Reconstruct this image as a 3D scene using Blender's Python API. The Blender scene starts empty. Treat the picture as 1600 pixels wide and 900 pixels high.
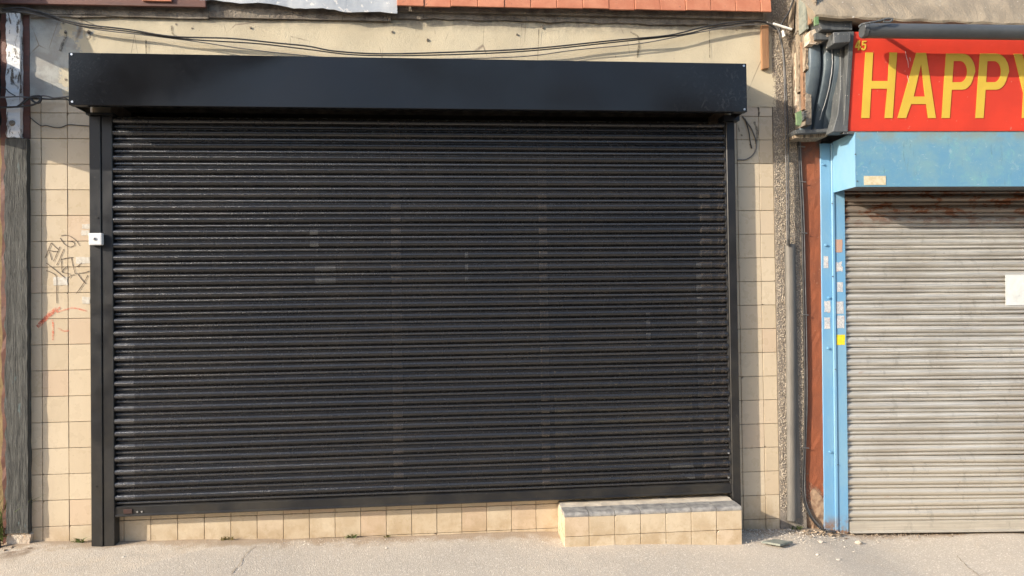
import bpy, bmesh, math, random
from mathutils import Vector, Matrix
random.seed(7)
sc = bpy.context.scene
col = sc.collection
rad = math.radians

# ------------------------------------------------------------------ camera
FPX = 1155.0                      # focal length in pixels of the 1600 px wide photograph
YAW, PITCH, ROLL, DIST, EYE = 0.09257532, 0.01399006, -0.01350339, 4.64026732, 1.472
cf = Vector((math.sin(YAW)*math.cos(PITCH), math.cos(YAW)*math.cos(PITCH), math.sin(PITCH)))
cr = Vector((math.cos(YAW), -math.sin(YAW), 0)); cu = cr.cross(cf)
cr, cu = cr*math.cos(ROLL)+cu*math.sin(ROLL), cu*math.cos(ROLL)-cr*math.sin(ROLL)
CAM = Vector((0, -DIST, EYE))
cd = bpy.data.cameras.new('camera'); cam = bpy.data.objects.new('camera', cd); col.objects.link(cam)
cd.sensor_width = 36; cd.lens = 36*FPX/1600; cd.clip_end = 500; cd.clip_start = .05
cam.matrix_world = Matrix(((cr.x, cu.x, -cf.x, CAM.x), (cr.y, cu.y, -cf.y, CAM.y), (cr.z, cu.z, -cf.z, CAM.z), (0, 0, 0, 1)))
sc.camera = cam

# ------------------------------------------------------------------ light
SUN = Vector((-2.2, -1.0, 1.05)).normalized()          # towards the sun: low, from the left
w = bpy.data.worlds.new('World'); sc.world = w; w.use_nodes = True
nt = w.node_tree; bg = nt.nodes['Background']
sky = nt.nodes.new('ShaderNodeTexSky'); sky.sky_type = 'NISHITA'; sky.sun_disc = False
sky.sun_elevation = math.asin(SUN.z); sky.sun_rotation = math.atan2(SUN.x, SUN.y)
sky.air_density = 1.0; sky.dust_density = 1.5
nt.links.new(sky.outputs[0], bg.inputs[0]); bg.inputs[1].default_value = 0.15
sd = bpy.data.lights.new('sun', 'SUN'); sd.energy = 2.8; sd.angle = rad(.53); sd.color = (1, .91, .78)
so = bpy.data.objects.new('sun', sd); col.objects.link(so)
so.rotation_euler = SUN.to_track_quat('Z', 'Y').to_euler(); so.location = SUN*20
vs = sc.view_settings; vs.view_transform = 'Standard'; vs.look = 'None'; vs.gamma = 1; vs.use_curve_mapping = False
vs.exposure = 1.25
sc.cycles.max_bounces = 5; sc.cycles.diffuse_bounces = 3; sc.cycles.glossy_bounces = 2; sc.cycles.transparent_max_bounces = 8

# ------------------------------------------------------------------ survey helpers
def ray(px, py): return cf + cr*((px-800)/FPX) + cu*((450-py)/FPX)
def P(px, py, y):                    # point of the street wall, y metres behind the tile face
    d = ray(px, py); return CAM + d*((y+DIST)/d.y)
TH, TAU = -0.072, 0.008              # the neighbouring shop front is turned and dips a little
nax = Vector((math.cos(TH)*math.cos(TAU), math.sin(TH)*math.cos(TAU), -math.sin(TAU)))
nn = Vector((-math.sin(TH), math.cos(TH), 0)); nup = nax.cross(nn)
NP0 = Vector((2.646, -.0086, 1.0482))
MN = Matrix(((nax.x, nn.x, nup.x, NP0.x), (nax.y, nn.y, nup.y, NP0.y), (nax.z, nn.z, nup.z, NP0.z), (0, 0, 0, 1)))
def N(px, py, d):                    # the same in the neighbour's own axes
    r = ray(px, py); t = ((NP0-CAM).dot(nn)+d)/r.dot(nn); q = CAM+r*t-NP0
    return Vector((q.dot(nax), d, q.dot(nup)))
def sm(t): t = max(0, min(1, t)); return t*t*(3-2*t)
def gz(x, y): return -.021*x + .012*min(y, .3) - .04*sm((x-2.1)/.6)

# ------------------------------------------------------------------ mesh helpers
class MB:
    def __init__(s): s.v = []; s.f = []
    def add(s, vs_, fs):
        o = len(s.v); s.v += [tuple(p) for p in vs_]; s.f += [tuple(i+o for i in f) for f in fs]; return s
    def box(s, x0, x1, y0, y1, z0, z1):
        return s.add([(x0,y0,z0),(x1,y0,z0),(x1,y1,z0),(x0,y1,z0),(x0,y0,z1),(x1,y0,z1),(x1,y1,z1),(x0,y1,z1)],
                     [(0,3,2,1),(4,5,6,7),(0,1,5,4),(1,2,6,5),(2,3,7,6),(3,0,4,7)])
    def tube(s, pts, r, n=8, cap=True):
        pts = [Vector(p) for p in pts]; k = len(pts); vv = []; ff = []
        for i, p in enumerate(pts):
            t = (pts[min(i+1, k-1)]-pts[max(i-1, 0)]).normalized()
            a = t.orthogonal() if abs(t.y) > .9 else t.cross(Vector((0, 1, 0)))
            a.normalize(); b = t.cross(a)
            rr = r[i] if isinstance(r, (list, tuple)) else r
            for j in range(n):
                q = 2*math.pi*j/n; vv.append(p+a*(rr*math.cos(q))+b*(rr*math.sin(q)))
        for i in range(k-1):
            for j in range(n):
                ff.append((i*n+j, i*n+(j+1) % n, (i+1)*n+(j+1) % n, (i+1)*n+j))
        if cap: ff += [tuple(range(n)), tuple((k-1)*n+j for j in reversed(range(n)))]
        return s.add(vv, ff)
    def prism(s, poly, y0, y1):           # polygon of (x,z) extruded along y
        n = len(poly)
        return s.add([(x, y0, z) for x, z in poly]+[(x, y1, z) for x, z in poly],
                     [tuple(range(n)), tuple(range(2*n-1, n-1, -1))]+[(i, i+n, (i+1) % n+n, (i+1) % n) for i in range(n)])
    def sweep(s, prof, x0, x1, nx=1, close=True):   # profile of (y,z) swept along x
        n = len(prof); vv = []; ff = []
        for i in range(nx+1):
            x = x0+(x1-x0)*i/nx; vv += [(x, y, z) for y, z in prof]
        m = n if close else n-1
        for i in range(nx):
            for j in range(m): ff.append((i*n+j, (i+1)*n+j, (i+1)*n+(j+1) % n, i*n+(j+1) % n))
        if close: ff += [tuple(range(n)), tuple(nx*n+j for j in reversed(range(n)))]
        return s.add(vv, ff)
    def mesh(s, name, bevel=0, smooth=False, segs=1, fix=True):
        me = bpy.data.meshes.new(name); me.from_pydata(s.v, [], s.f)
        bm = bmesh.new(); bm.from_mesh(me)
        if fix: bmesh.ops.recalc_face_normals(bm, faces=bm.faces[:])
        if bevel: bmesh.ops.bevel(bm, geom=bm.edges[:], offset=bevel, segments=segs, affect='EDGES', profile=.6)
        if smooth:
            for f in bm.faces: f.smooth = True
        bm.to_mesh(me); bm.free(); return me
    def build(s, name, mat, parent=None, bevel=0, smooth=False, segs=1, loc=None, fix=True):
        return put(name, s.mesh(name, bevel, smooth, segs, fix), mat, parent, loc)
def put(name, me, mat, parent=None, loc=None):
    if mat is not None and not me.materials: me.materials.append(mat)
    o = bpy.data.objects.new(name, me); col.objects.link(o)
    if parent is not None: o.parent = parent
    if loc is not None: o.location = loc
    return o
def tag(o, label=None, cat=None, group=None, kind=None):
    if label: o['label'] = label
    if cat: o['category'] = cat
    if group: o['group'] = group
    if kind: o['kind'] = kind
    return o
def root(name, label, cat, loc=(0, 0, 0), group=None, mw=None):
    o = bpy.data.objects.new(name, None); col.objects.link(o); o.empty_display_size = .1
    if mw is not None: o.matrix_world = mw
    else: o.location = loc
    return tag(o, label, cat, group)
def smooth_line(pts, k=8):
    pts = [Vector(p) for p in pts]; out = []
    q = [pts[0]*2-pts[1]]+pts+[pts[-1]*2-pts[-2]]
    for i in range(1, len(q)-2):
        a, b, c, d = q[i-1:i+3]
        for j in range(k):
            t = j/k
            out.append(.5*((2*b)+(c-a)*t+(2*a-5*b+4*c-d)*t*t+(3*b-a-3*c+d)*t**3))
    return out+[pts[-1]]
def jag(poly, amp, n=3, seed=0):          # roughens the outline of a polygon
    r = random.Random(seed); out = []
    for i in range(len(poly)):
        a, b = poly[i], poly[(i+1) % len(poly)]
        out.append(a)
        for j in range(1, n):
            t = j/n; out.append((a[0]+(b[0]-a[0])*t+r.uniform(-amp, amp), a[1]+(b[1]-a[1])*t+r.uniform(-amp, amp)))
    return out

# ------------------------------------------------------------------ materials
class NT:
    def __init__(s, name):
        s.m = bpy.data.materials.new(name); s.m.use_nodes = True; s.t = s.m.node_tree
        s.b = s.t.nodes['Principled BSDF']; s.out = s.t.nodes['Material Output']
        s.pos = s.n('ShaderNodeNewGeometry').outputs['Position']
    def n(s, kind, **kw):
        o = s.t.nodes.new(kind)
        for k, v in kw.items(): setattr(o, k, v)
        return o
    def link(s, a, b): s.t.links.new(a, b)
    def mapped(s, scale, src=None):
        m = s.n('ShaderNodeMapping'); m.inputs['Scale'].default_value = scale; s.link(src or s.pos, m.inputs['Vector']); return m.outputs[0]
    def noise(s, scale, detail=4, rough=.55, vec=None, dist=0):
        o = s.n('ShaderNodeTexNoise'); o.inputs['Scale'].default_value = scale; o.inputs['Detail'].default_value = detail
        o.inputs['Roughness'].default_value = rough; o.inputs['Distortion'].default_value = dist
        s.link(vec or s.pos, o.inputs['Vector']); return o.outputs[0]
    def voro(s, scale, vec=None, feature='F1', out='Distance'):
        o = s.n('ShaderNodeTexVoronoi', feature=feature); o.inputs['Scale'].default_value = scale
        s.link(vec or s.pos, o.inputs['Vector']); return o.outputs[out]
    def ramp(s, f, a, b, lo=0., hi=1.):
        o = s.n('ShaderNodeMapRange'); o.inputs[1].default_value = a; o.inputs[2].default_value = b
        o.inputs[3].default_value = lo; o.inputs[4].default_value = hi; o.interpolation_type = 'SMOOTHSTEP'; s.link(f, o.inputs[0]); return o.outputs[0]
    def math(s, op, a, b=None, c=None):
        o = s.n('ShaderNodeMath', operation=op)
        for i, v in enumerate((a, b, c)):
            if v is None: continue
            if isinstance(v, (int, float)): o.inputs[i].default_value = v
            else: s.link(v, o.inputs[i])
        return o.outputs[0]
    def mix(s, f, a, b, mode='MIX'):
        o = s.n('ShaderNodeMix', data_type='RGBA', blend_type=mode)
        for i, v in ((0, f), (6, a), (7, b)):
            if isinstance(v, (int, float)): o.inputs[i].default_value = v
            elif isinstance(v, (tuple, list)): o.inputs[i].default_value = (*v, 1)
            else: s.link(v, o.inputs[i])
        return o.outputs[2]
    def xyz(s, src=None):
        o = s.n('ShaderNodeSeparateXYZ'); s.link(src or s.pos, o.inputs[0]); return o.outputs
    def rand(s): return s.n('ShaderNodeObjectInfo').outputs['Random']
    def col(s, c):
        if isinstance(c, (tuple, list)): s.b.inputs['Base Color'].default_value = (*c, 1)
        else: s.link(c, s.b.inputs['Base Color'])
    def rough(s, r):
        if isinstance(r, (int, float)): s.b.inputs['Roughness'].default_value = r
        else: s.link(r, s.b.inputs['Roughness'])
    def bump(s, h, dist, strength=1.):
        o = s.n('ShaderNodeBump'); o.inputs['Distance'].default_value = dist; o.inputs['Strength'].default_value = strength
        s.link(h, o.inputs['Height'])
        prev = s.b.inputs['Normal'].links
        if prev: s.link(prev[0].from_socket, o.inputs['Normal'])
        s.link(o.outputs[0], s.b.inputs['Normal'])
def simple(name, c1, c2, scale=12, rough=.6, bump=.0, bscale=120, metal=0., stretch=None, lo=.35, hi=.65, fleck=None):
    t = NT(name); v = t.mapped(stretch) if stretch else None
    c = t.mix(t.ramp(t.noise(scale, 5, .6, v), lo, hi), c1, c2)
    if fleck: c = t.mix(t.ramp(t.noise(fleck[1], 3, .6), fleck[2], fleck[2]+.06), c, fleck[0])
    t.col(c); t.rough(rough); t.b.inputs['Metallic'].default_value = metal
    if bump: t.bump(t.noise(bscale, 4, .6, v), bump)
    return t.m

def tile_mat():
    t = NT('cream_glazed_tile')
    r = t.rand()
    c = t.mix(r, (.53, .425, .29), (.60, .495, .35))
    c = t.mix(t.ramp(t.math('FRACT', t.math('MULTIPLY', r, 17.3)), .75, 1, 0, .5), c, (.55, .39, .27))
    c = t.mix(t.ramp(t.noise(3.1, 5, .65), .5, .78, 0, .28), c, (.45, .35, .235))
    c = t.mix(t.ramp(t.noise(4, 6, .75, t.mapped((2.4, 2.4, .5))), .55, .72, 0, .2), c, (.40, .31, .21))
    craze = t.voro(26, None, 'DISTANCE_TO_EDGE'); c = t.mix(t.math('MULTIPLY', t.ramp(craze, .0, .02, .16, 0), t.ramp(t.noise(5, 3), .45, .6)), c, (.35, .27, .18))
    c = t.mix(t.ramp(t.noise(60, 3, .6), .66, .74, 0, .5), c, (.36, .26, .16))
    z = t.xyz()[2]
    grime = t.math('MULTIPLY', t.ramp(z, .02, .24, .75, 0), t.ramp(t.noise(9, 5, .7), .35, .65))
    c = t.mix(grime, c, (.40, .29, .17))
    t.col(c); t.rough(t.ramp(t.noise(14, 4), .3, .7, .22, .42)); t.bump(t.noise(22, 3), .0012)
    return t.m
def render_mat():
    t = NT('cream_painted_render')
    x, y, z = t.xyz()
    base = t.mix(t.ramp(t.noise(2.3, 6, .6), .35, .68), (.575, .495, .345), (.52, .44, .30))
    streak = t.noise(5, 5, .65, t.mapped((3.2, 1, .35)))
    base = t.mix(t.ramp(streak, .55, .78, 0, .35), base, (.42, .35, .25))
    base = t.mix(t.ramp(t.noise(55, 4, .7), .62, .72, 0, .7), base, (.33, .28, .21))
    # bare grey cement on the left end where the paint has gone
    edge = t.math('ADD', x, t.ramp(t.noise(7, 5, .7), .2, .8, -.22, .22))
    bare = t.ramp(edge, -2.16, -2.22)
    base = t.mix(bare, base, t.mix(t.ramp(t.noise(9, 5), .4, .6), (.44, .43, .38), (.34, .32, .28)))
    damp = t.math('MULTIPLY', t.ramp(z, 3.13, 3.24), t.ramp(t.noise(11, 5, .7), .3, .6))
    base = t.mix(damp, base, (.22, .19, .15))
    crack = t.voro(3.3, t.mapped((1.0, 1, .28)), 'DISTANCE_TO_EDGE')
    ck = t.math('MULTIPLY', t.ramp(crack, .0, .006, 1, 0), t.ramp(t.noise(4, 3), .5, .6))
    base = t.mix(ck, base, (.24, .19, .14))
    t.col(base); t.rough(.85)
    t.bump(t.noise(150, 5, .7), .003); t.bump(t.noise(30, 5, .65), .0022)
    return t.m
def gloss_black():
    t = NT('black_powder_coat')
    s = t.noise(120, 4, .7, t.mapped((1, 1, .5)))
    x = t.xyz()[0]
    ends = t.math('MAXIMUM', t.ramp(x, 1.25, 1.8), t.ramp(x, -1.75, -2.05))
    scuff = t.math('MULTIPLY', t.ramp(t.noise(16, 6, .8, None, 1.5), .56, .68), t.math('MULTIPLY', ends, .35))
    c = t.mix(scuff, (.0070, .0072, .0080), (.06, .062, .066))
    c = t.mix(t.ramp(t.noise(300, 2), .70, .74, 0, .25), c, (.2, .2, .2))
    t.col(c); t.rough(t.ramp(t.noise(6, 4), .3, .7, .17, .24))
    t.b.inputs['Specular IOR Level'].default_value = .36
    t.bump(t.noise(.75, 1, .3, t.mapped((1, 1, 1.3)), .4), .10); t.bump(s, .00015)
    return t.m
def guide_black():
    t = NT('dusty_black_steel')
    z = t.xyz()[2]
    dust = t.math('MULTIPLY', t.ramp(t.noise(5, 6, .7), .3, .75), t.ramp(z, 2.4, .3, .25, 1))
    c = t.mix(dust, (.010, .0105, .012), (.033, .029, .023))
    c = t.mix(t.ramp(t.noise(70, 4, .75, t.mapped((1, 1, .3))), .64, .72, 0, .5), c, (.09, .082, .07))
    t.col(c); t.rough(t.ramp(t.noise(9, 4), .3, .7, .32, .5)); t.bump(t.noise(3, 2), .006)
    return t.m
def slat_perforated():
    t = NT('black_perforated_lath')
    tc = t.n('ShaderNodeTexCoord').outputs['Object']
    x, y, z = t.xyz(tc)
    PT = .0062
    row = t.math('FLOOR', t.math('DIVIDE', z, PT))
    sx = t.math('ADD', t.math('DIVIDE', x, PT), t.math('MULTIPLY', row, .5))
    fx = t.math('SUBTRACT', t.math('FRACT', sx), .5)
    fz = t.math('SUBTRACT', t.math('FRACT', t.math('DIVIDE', z, PT)), .5)
    d = t.math('SQRT', t.math('ADD', t.math('MULTIPLY', fx, fx), t.math('MULTIPLY', fz, fz)))
    hole = t.math('LESS_THAN', d, .305)
    hole = t.math('MULTIPLY', hole, t.math('LESS_THAN', z, -.0062))
    hole = t.math('MULTIPLY', hole, t.math('GREATER_THAN', z, -.0434))
    hole = t.math('MULTIPLY', hole, t.math('LESS_THAN', t.math('ABSOLUTE', x), 1.83))
    dust = t.ramp(t.noise(2.4, 6, .7), .35, .75)
    c = t.mix(dust, (.021, .021, .0225), (.036, .032, .028))
    c = t.mix(t.ramp(t.noise(7, 4, .6, t.mapped((.5, 1, 8))), .55, .7, 0, .6), c, (.036, .029, .024))
    c = t.mix(t.math('MULTIPLY', t.rand(), .5), c, (.013, .013, .0145))
    t.b.inputs['Specular IOR Level'].default_value = 1.0
    t.col(c); t.rough(t.ramp(t.noise(30, 4), .3, .7, .20, .29))
    t.bump(t.ramp(d, .26, .40), .0003); t.bump(t.noise(2.0, 2, .4, t.mapped((.8, 1, 3))), .004)
    tr = t.n('ShaderNodeBsdfTransparent'); mx = t.n('ShaderNodeMixShader')
    t.link(hole, mx.inputs[0]); t.link(t.b.outputs[0], mx.inputs[1]); t.link(tr.outputs[0], mx.inputs[2]); t.link(mx.outputs[0], t.out.inputs[0])
    return t.m
def slat_galv():
    t = NT('weathered_galvanised_lath')
    st = t.mapped((.55, 1, 34))
    c = t.mix(t.ramp(t.noise(4, 6, .7, st), .35, .68), (.66, .625, .55), (.31, .295, .265))
    c = t.mix(t.rand(), c, t.mix(.4, c, (.50, .475, .425)))
    z = t.xyz()[2]
    dust = t.ramp(z, .75, .0)
    c = t.mix(t.math('MULTIPLY', dust, .6), c, (.55, .49, .39))
    c = t.mix(t.ramp(t.noise(24, 5, .75, t.mapped((1, 1, 2.5))), .6, .72, 0, .6), c, (.22, .2, .175))
    c = t.mix(t.ramp(t.noise(2.2, 5, .65), .45, .68, 0, .4), c, (.36, .32, .26))
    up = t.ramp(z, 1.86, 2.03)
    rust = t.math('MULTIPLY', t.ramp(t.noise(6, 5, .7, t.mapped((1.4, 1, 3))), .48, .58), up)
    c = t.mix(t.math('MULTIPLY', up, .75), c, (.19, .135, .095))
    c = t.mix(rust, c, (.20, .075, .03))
    c = t.mix(t.math('MULTIPLY', t.ramp(t.noise(9, 4, .7, t.mapped((1, 1, 6)), .8), .64, .74), .55), c, (.36, .2, .1))
    c = t.mix(t.ramp(t.noise(5, 5, .75, t.mapped((3.5, 1, 1.6))), .55, .70, 0, .45), c, (.26, .24, .205))
    c = t.mix(t.ramp(t.noise(40, 4, .7), .67, .75, 0, .8), c, (.68, .65, .6))
    t.col(c); t.rough(.42); t.b.inputs['Metallic'].default_value = .4
    t.bump(t.noise(60, 4, .6, t.mapped((.3, 1, 1))), .0008)
    return t.m
def blue_hood():
    t = NT('worn_blue_hood_paint')
    c = t.mix(t.ramp(t.noise(2.6, 6, .7), .4, .62), (.115, .265, .385), (.165, .305, .355))
    c = t.mix(t.ramp(t.noise(9, 6, .8, None, 1.2), .52, .66, 0, .6), c, (.165, .36, .365))
    c = t.mix(t.ramp(t.noise(70, 6, .8, None, .5), .60, .70, 0, .6), c, (.32, .40, .38))
    c = t.mix(t.ramp(t.noise(13, 6, .8, None, 1.5), .57, .66, 0, .55), c, (.33, .44, .45))
    c = t.mix(t.ramp(t.noise(90, 4, .7, t.mapped((.25, 1, 1))), .66, .70, 0, .6), c, (.45, .52, .52))
    c = t.mix(t.ramp(t.noise(8, 6, .8, t.mapped((3, 3, .5))), .58, .7, 0, .6), c, (.10, .17, .18))
    z = t.xyz()[2]
    c = t.mix(t.math('MULTIPLY', t.ramp(z, 2.38, 2.47), t.ramp(t.noise(12, 5, .7), .4, .6)), c, (.2, .26, .24))
    t.col(c); t.rough(.45); t.bump(t.noise(40, 4), .0006)
    return t.m
def blue_paint():
    t = NT('sky_blue_paint')
    c = t.mix(t.ramp(t.noise(3.2, 6, .7, t.mapped((1, 1, .5))), .38, .66), (.135, .315, .50), (.19, .355, .48))
    z = t.xyz()[2]
    c = t.mix(t.math('MULTIPLY', t.ramp(z, .05, -.06), t.ramp(t.noise(24, 5, .7), .35, .6)), c, (.24, .12, .05))
    c = t.mix(t.ramp(t.noise(34, 5, .75), .66, .72, 0, .7), c, (.4, .5, .56))
    t.col(c); t.rough(.4)
    return t.m
def timber_grey():
    t = NT('weathered_grey_timber')
    g = t.noise(14, 6, .7, t.mapped((6, 6, .35)), 1)
    c = t.mix(t.ramp(g, .32, .66), (.022, .022, .02), (.115, .113, .10))
    c = t.mix(t.ramp(t.noise(8, 5, .8, t.mapped((2, 2, .5))), .6, .68, 0, .8), c, (.11, .15, .15))
    t.col(c); t.rough(.85); t.bump(g, .012); t.bump(t.noise(60, 5, .7, t.mapped((4, 4, .4))), .004)
    return t.m
def timber_white():
    t = NT('peeling_white_timber')
    m = t.noise(9, 6, .75, t.mapped((2.2, 2.2, .8)), .6)
    wood = t.mix(t.ramp(t.noise(40, 5, .7, t.mapped((4, 4, .3))), .35, .65), (.10, .085, .07), (.24, .19, .14))
    f = t.ramp(m, .42, .47)
    t.col(t.mix(f, wood, (.78, .77, .74))); t.rough(.7); t.bump(f, .004); t.bump(t.noise(50, 5), .003)
    return t.m
def pavement_mat():
    t = NT('dusty_pavement')
    c = t.mix(t.ramp(t.noise(1.1, 6, .65), .35, .66), (.58, .485, .37), (.515, .44, .345))
    c = t.mix(t.ramp(t.noise(4.5, 6, .7), .52, .7, 0, .6), c, (.58, .465, .33))
    patch = t.ramp(t.math('ADD', t.math('ADD', t.xyz()[0], t.math('MULTIPLY', t.xyz()[1], -.9)), t.ramp(t.noise(14, 3), .2, .8, -.02, .02)), -1.30, -1.28)
    c = t.mix(t.math('MULTIPLY', patch, .38), c, (.42, .375, .32))
    gum = t.voro(2.3); c = t.mix(t.math('MULTIPLY', t.ramp(gum, .035, .05, 1, 0), .5), c, (.30, .27, .24))
    c = t.mix(t.ramp(t.noise(2.6, 5, .6, None, .6), .56, .70, 0, .4), c, (.36, .31, .255))
    grit = t.voro(170, None, 'F1', 'Color'); g = t.xyz(grit)[0]
    c = t.mix(t.ramp(g, .1, .9, 0, .42), c, (.38, .33, .265))
    c = t.mix(t.ramp(g, .86, .95, 0, .85), c, (.72, .65, .55))
    c = t.mix(t.ramp(t.noise(26, 5, .75), .64, .72, 0, .55), c, (.29, .25, .2))
    x, y, z = t.xyz()
    soil = t.math('MULTIPLY', t.ramp(t.math('ADD', x, t.ramp(t.noise(7, 4), .2, .8, -.15, .15)), -2.42, -2.56), t.ramp(y, -.38, -.1))
    c = t.mix(soil, c, (.20, .135, .085))
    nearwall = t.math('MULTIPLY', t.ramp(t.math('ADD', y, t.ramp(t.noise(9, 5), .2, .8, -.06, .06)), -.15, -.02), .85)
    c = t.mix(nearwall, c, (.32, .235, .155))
    t.col(c); t.rough(.92)
    t.bump(t.voro(170), .0022, .8); t.bump(t.noise(60, 5, .7), .0022)
    return t.m
def brown_mat():
    t = NT('brown_painted_masonry')
    x, y, z = t.xyz()
    c = t.mix(t.ramp(t.noise(5, 6, .65), .35, .65), (.26, .074, .028), (.21, .062, .026))
    bare = t.ramp(t.math('ADD', z, t.ramp(t.noise(8, 6, .75), .2, .8, -.2, .2)), .24, .12)
    c = t.mix(bare, c, t.mix(t.ramp(t.noise(30, 5), .4, .6), (.36, .24, .15), (.25, .15, .09)))
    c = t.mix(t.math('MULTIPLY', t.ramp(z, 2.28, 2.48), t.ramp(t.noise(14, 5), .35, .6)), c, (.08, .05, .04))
    c = t.mix(t.ramp(t.noise(70, 3, .7), .68, .72, 0, .6), c, (.5, .34, .22))
    t.col(c); t.rough(.7); t.bump(t.noise(45, 5, .65), .003); t.bump(bare, .006)
    return t.m

M_tile = tile_mat(); M_render = render_mat(); M_hood = gloss_black(); M_guide = guide_black(); M_slat = slat_perforated()
M_galv = slat_galv(); M_bhood = blue_hood(); M_blue = blue_paint(); M_tgrey = timber_grey(); M_twhite = timber_white()
M_pave = pavement_mat(); M_brown = brown_mat()
M_grout = simple('brown_grout', (.29, .215, .148), (.40, .31, .225), 18, .9, .002, 200)
M_terra = simple('terracotta', (.53, .215, .12), (.45, .16, .085), 9, .75, .0015, 150, fleck=((.25, .12, .08), 50, .66))
M_board = simple('red_brown_painted_board', (.145, .055, .035), (.10, .042, .03), 8, .6, .002, 60, stretch=(.4, 1, 3))
M_dirt = simple('dark_weathered_mortar', (.14, .115, .09), (.26, .22, .17), 14, .95, .01, 60)
M_lead = simple('grey_lead', (.36, .385, .41), (.46, .475, .48), 7, .5, .004, 16, fleck=((.62, .6, .56), 22, .62))
M_cable = simple('black_cable_sheath', (.018, .018, .019), (.045, .042, .04), 30, .5)
M_cableg = simple('grey_cable_sheath', (.10, .098, .095), (.16, .15, .14), 30, .55)
M_conduit = simple('dusty_grey_plastic', (.115, .105, .09), (.165, .15, .128), 10, .55, .001, 60, stretch=(1, 1, .3))
M_batten = simple('bare_timber', (.33, .18, .085), (.25, .125, .06), 10, .75, .002, 60, stretch=(5, 5, .4))
M_white = simple('white_plastic', (.74, .73, .70), (.68, .67, .64), 14, .4)
M_steel = simple('bright_steel', (.7, .7, .7), (.55, .55, .55), 30, .3, metal=.9)
M_red = simple('red_sign_vinyl', (.66, .052, .026), (.58, .047, .025), 4, .42, fleck=((.62, .16, .11), 34, .68))
M_yellow = simple('yellow_sign_vinyl', (.66, .45, .06), (.61, .41, .055), 5, .4)
M_frame = simple('grey_painted_timber', (.065, .069, .07), (.10, .104, .103), 12, .6, .002, 60, stretch=(3, 3, .4), fleck=((.4, .38, .34), 60, .66))
M_console = simple('slate_blue_paint', (.075, .10, .122), (.105, .132, .147), 9, .5, .002, 40, fleck=((.32, .33, .32), 36, .69))
M_chalk = simple('broken_plaster', (.56, .48, .38), (.42, .30, .20), 22, .9, .008, 60)
M_splint = simple('splintered_pale_timber', (.46, .37, .26), (.16, .115, .08), 20, .85, .012, 50, stretch=(5, 5, .35))
M_slab = simple('mineral_felt_roofing', (.30, .245, .175), (.22, .18, .13), 5, .95, .004, 90, stretch=(1, 1, 1), fleck=((.58, .54, .47), 60, .68))
M_pebble = simple('pale_pebbles', (.54, .46, .355), (.29, .235, .175), 60, .8)
M_dash = simple('pebbledash_mortar', (.27, .23, .185), (.19, .16, .125), 25, .95, .006, 120)
M_room = simple('dim_shop_interior', (.10, .085, .07), (.07, .06, .05), 4, .9)
M_paper = simple('white_paper', (.62, .63, .60), (.56, .57, .54), 12, .85, .006, 14)
M_leaf = simple('weed_leaf', (.075, .12, .025), (.12, .15, .04), 30, .6)
M_dry = simple('dry_grass', (.30, .24, .10), (.20, .19, .07), 30, .8)
M_ink = simple('black_marker_ink', (.06, .045, .035), (.12, .085, .06), 60, .7)
M_slate = simple('broken_slate', (.16, .175, .15), (.24, .245, .2), 20, .7, .003, 60)
M_ochre = simple('ochre_render', (.25, .18, .085), (.19, .135, .06), 6, .9, .006, 70)
M_woodin = simple('brown_window_frame', (.36, .29, .23), (.28, .22, .17), 10, .5)
M_nose = simple('grey_nosing_tile', (.19, .18, .17), (.34, .32, .285), 22, .5, .002, 60)
M_cement = simple('pale_cement_screed', (.54, .47, .37), (.45, .38, .29), 10, .9, .003, 90)
M_orange = simple('orange_brown_broken_timber', (.36, .20, .11), (.20, .12, .075), 18, .85, .008, 50, stretch=(5, 5, .35))
M_crack = simple('sandy_crack_fill', (.36, .30, .22), (.29, .24, .18), 30, .95)
M_torn = simple('weathered_sticker_paper', (.62, .58, .50), (.50, .45, .37), 60, .85)
M_rub = simple('crumbled_masonry', (.42, .33, .23), (.22, .155, .105), 30, .95)
M_algae = simple('green_algae', (.10, .19, .075), (.16, .22, .12), 30, .9)
def glass_mat():
    t = NT('window_glass'); t.col((.02, .02, .02)); t.rough(.03)
    tr = t.n('ShaderNodeBsdfTransparent'); tr.inputs[0].default_value = (.9, .93, .91, 1); mx = t.n('ShaderNodeMixShader'); mx.inputs[0].default_value = .08
    t.link(tr.outputs[0], mx.inputs[1]); t.link(t.b.outputs[0], mx.inputs[2]); t.link(mx.outputs[0], t.out.inputs[0]); return t.m
M_glass = glass_mat()
M_tube = simple('dark_grey_metal', (.055, .06, .062), (.07, .074, .076), 6, .42)
def faint(name, c, a):
    t = NT(name); t.col(c); t.rough(.8)
    tr = t.n('ShaderNodeBsdfTransparent'); mx = t.n('ShaderNodeMixShader')
    f = t.ramp(t.noise(60, 4, .7), .35, .65, a*.25, a); t.link(f, mx.inputs[0])
    t.link(tr.outputs[0], mx.inputs[1]); t.link(t.b.outputs[0], mx.inputs[2]); t.link(mx.outputs[0], t.out.inputs[0]); return t.m
M_redspray = faint('faded_red_spray', (.75, .14, .07), .6)
M_soot = faint('black_smear', (.05, .042, .035), .7)

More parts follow.
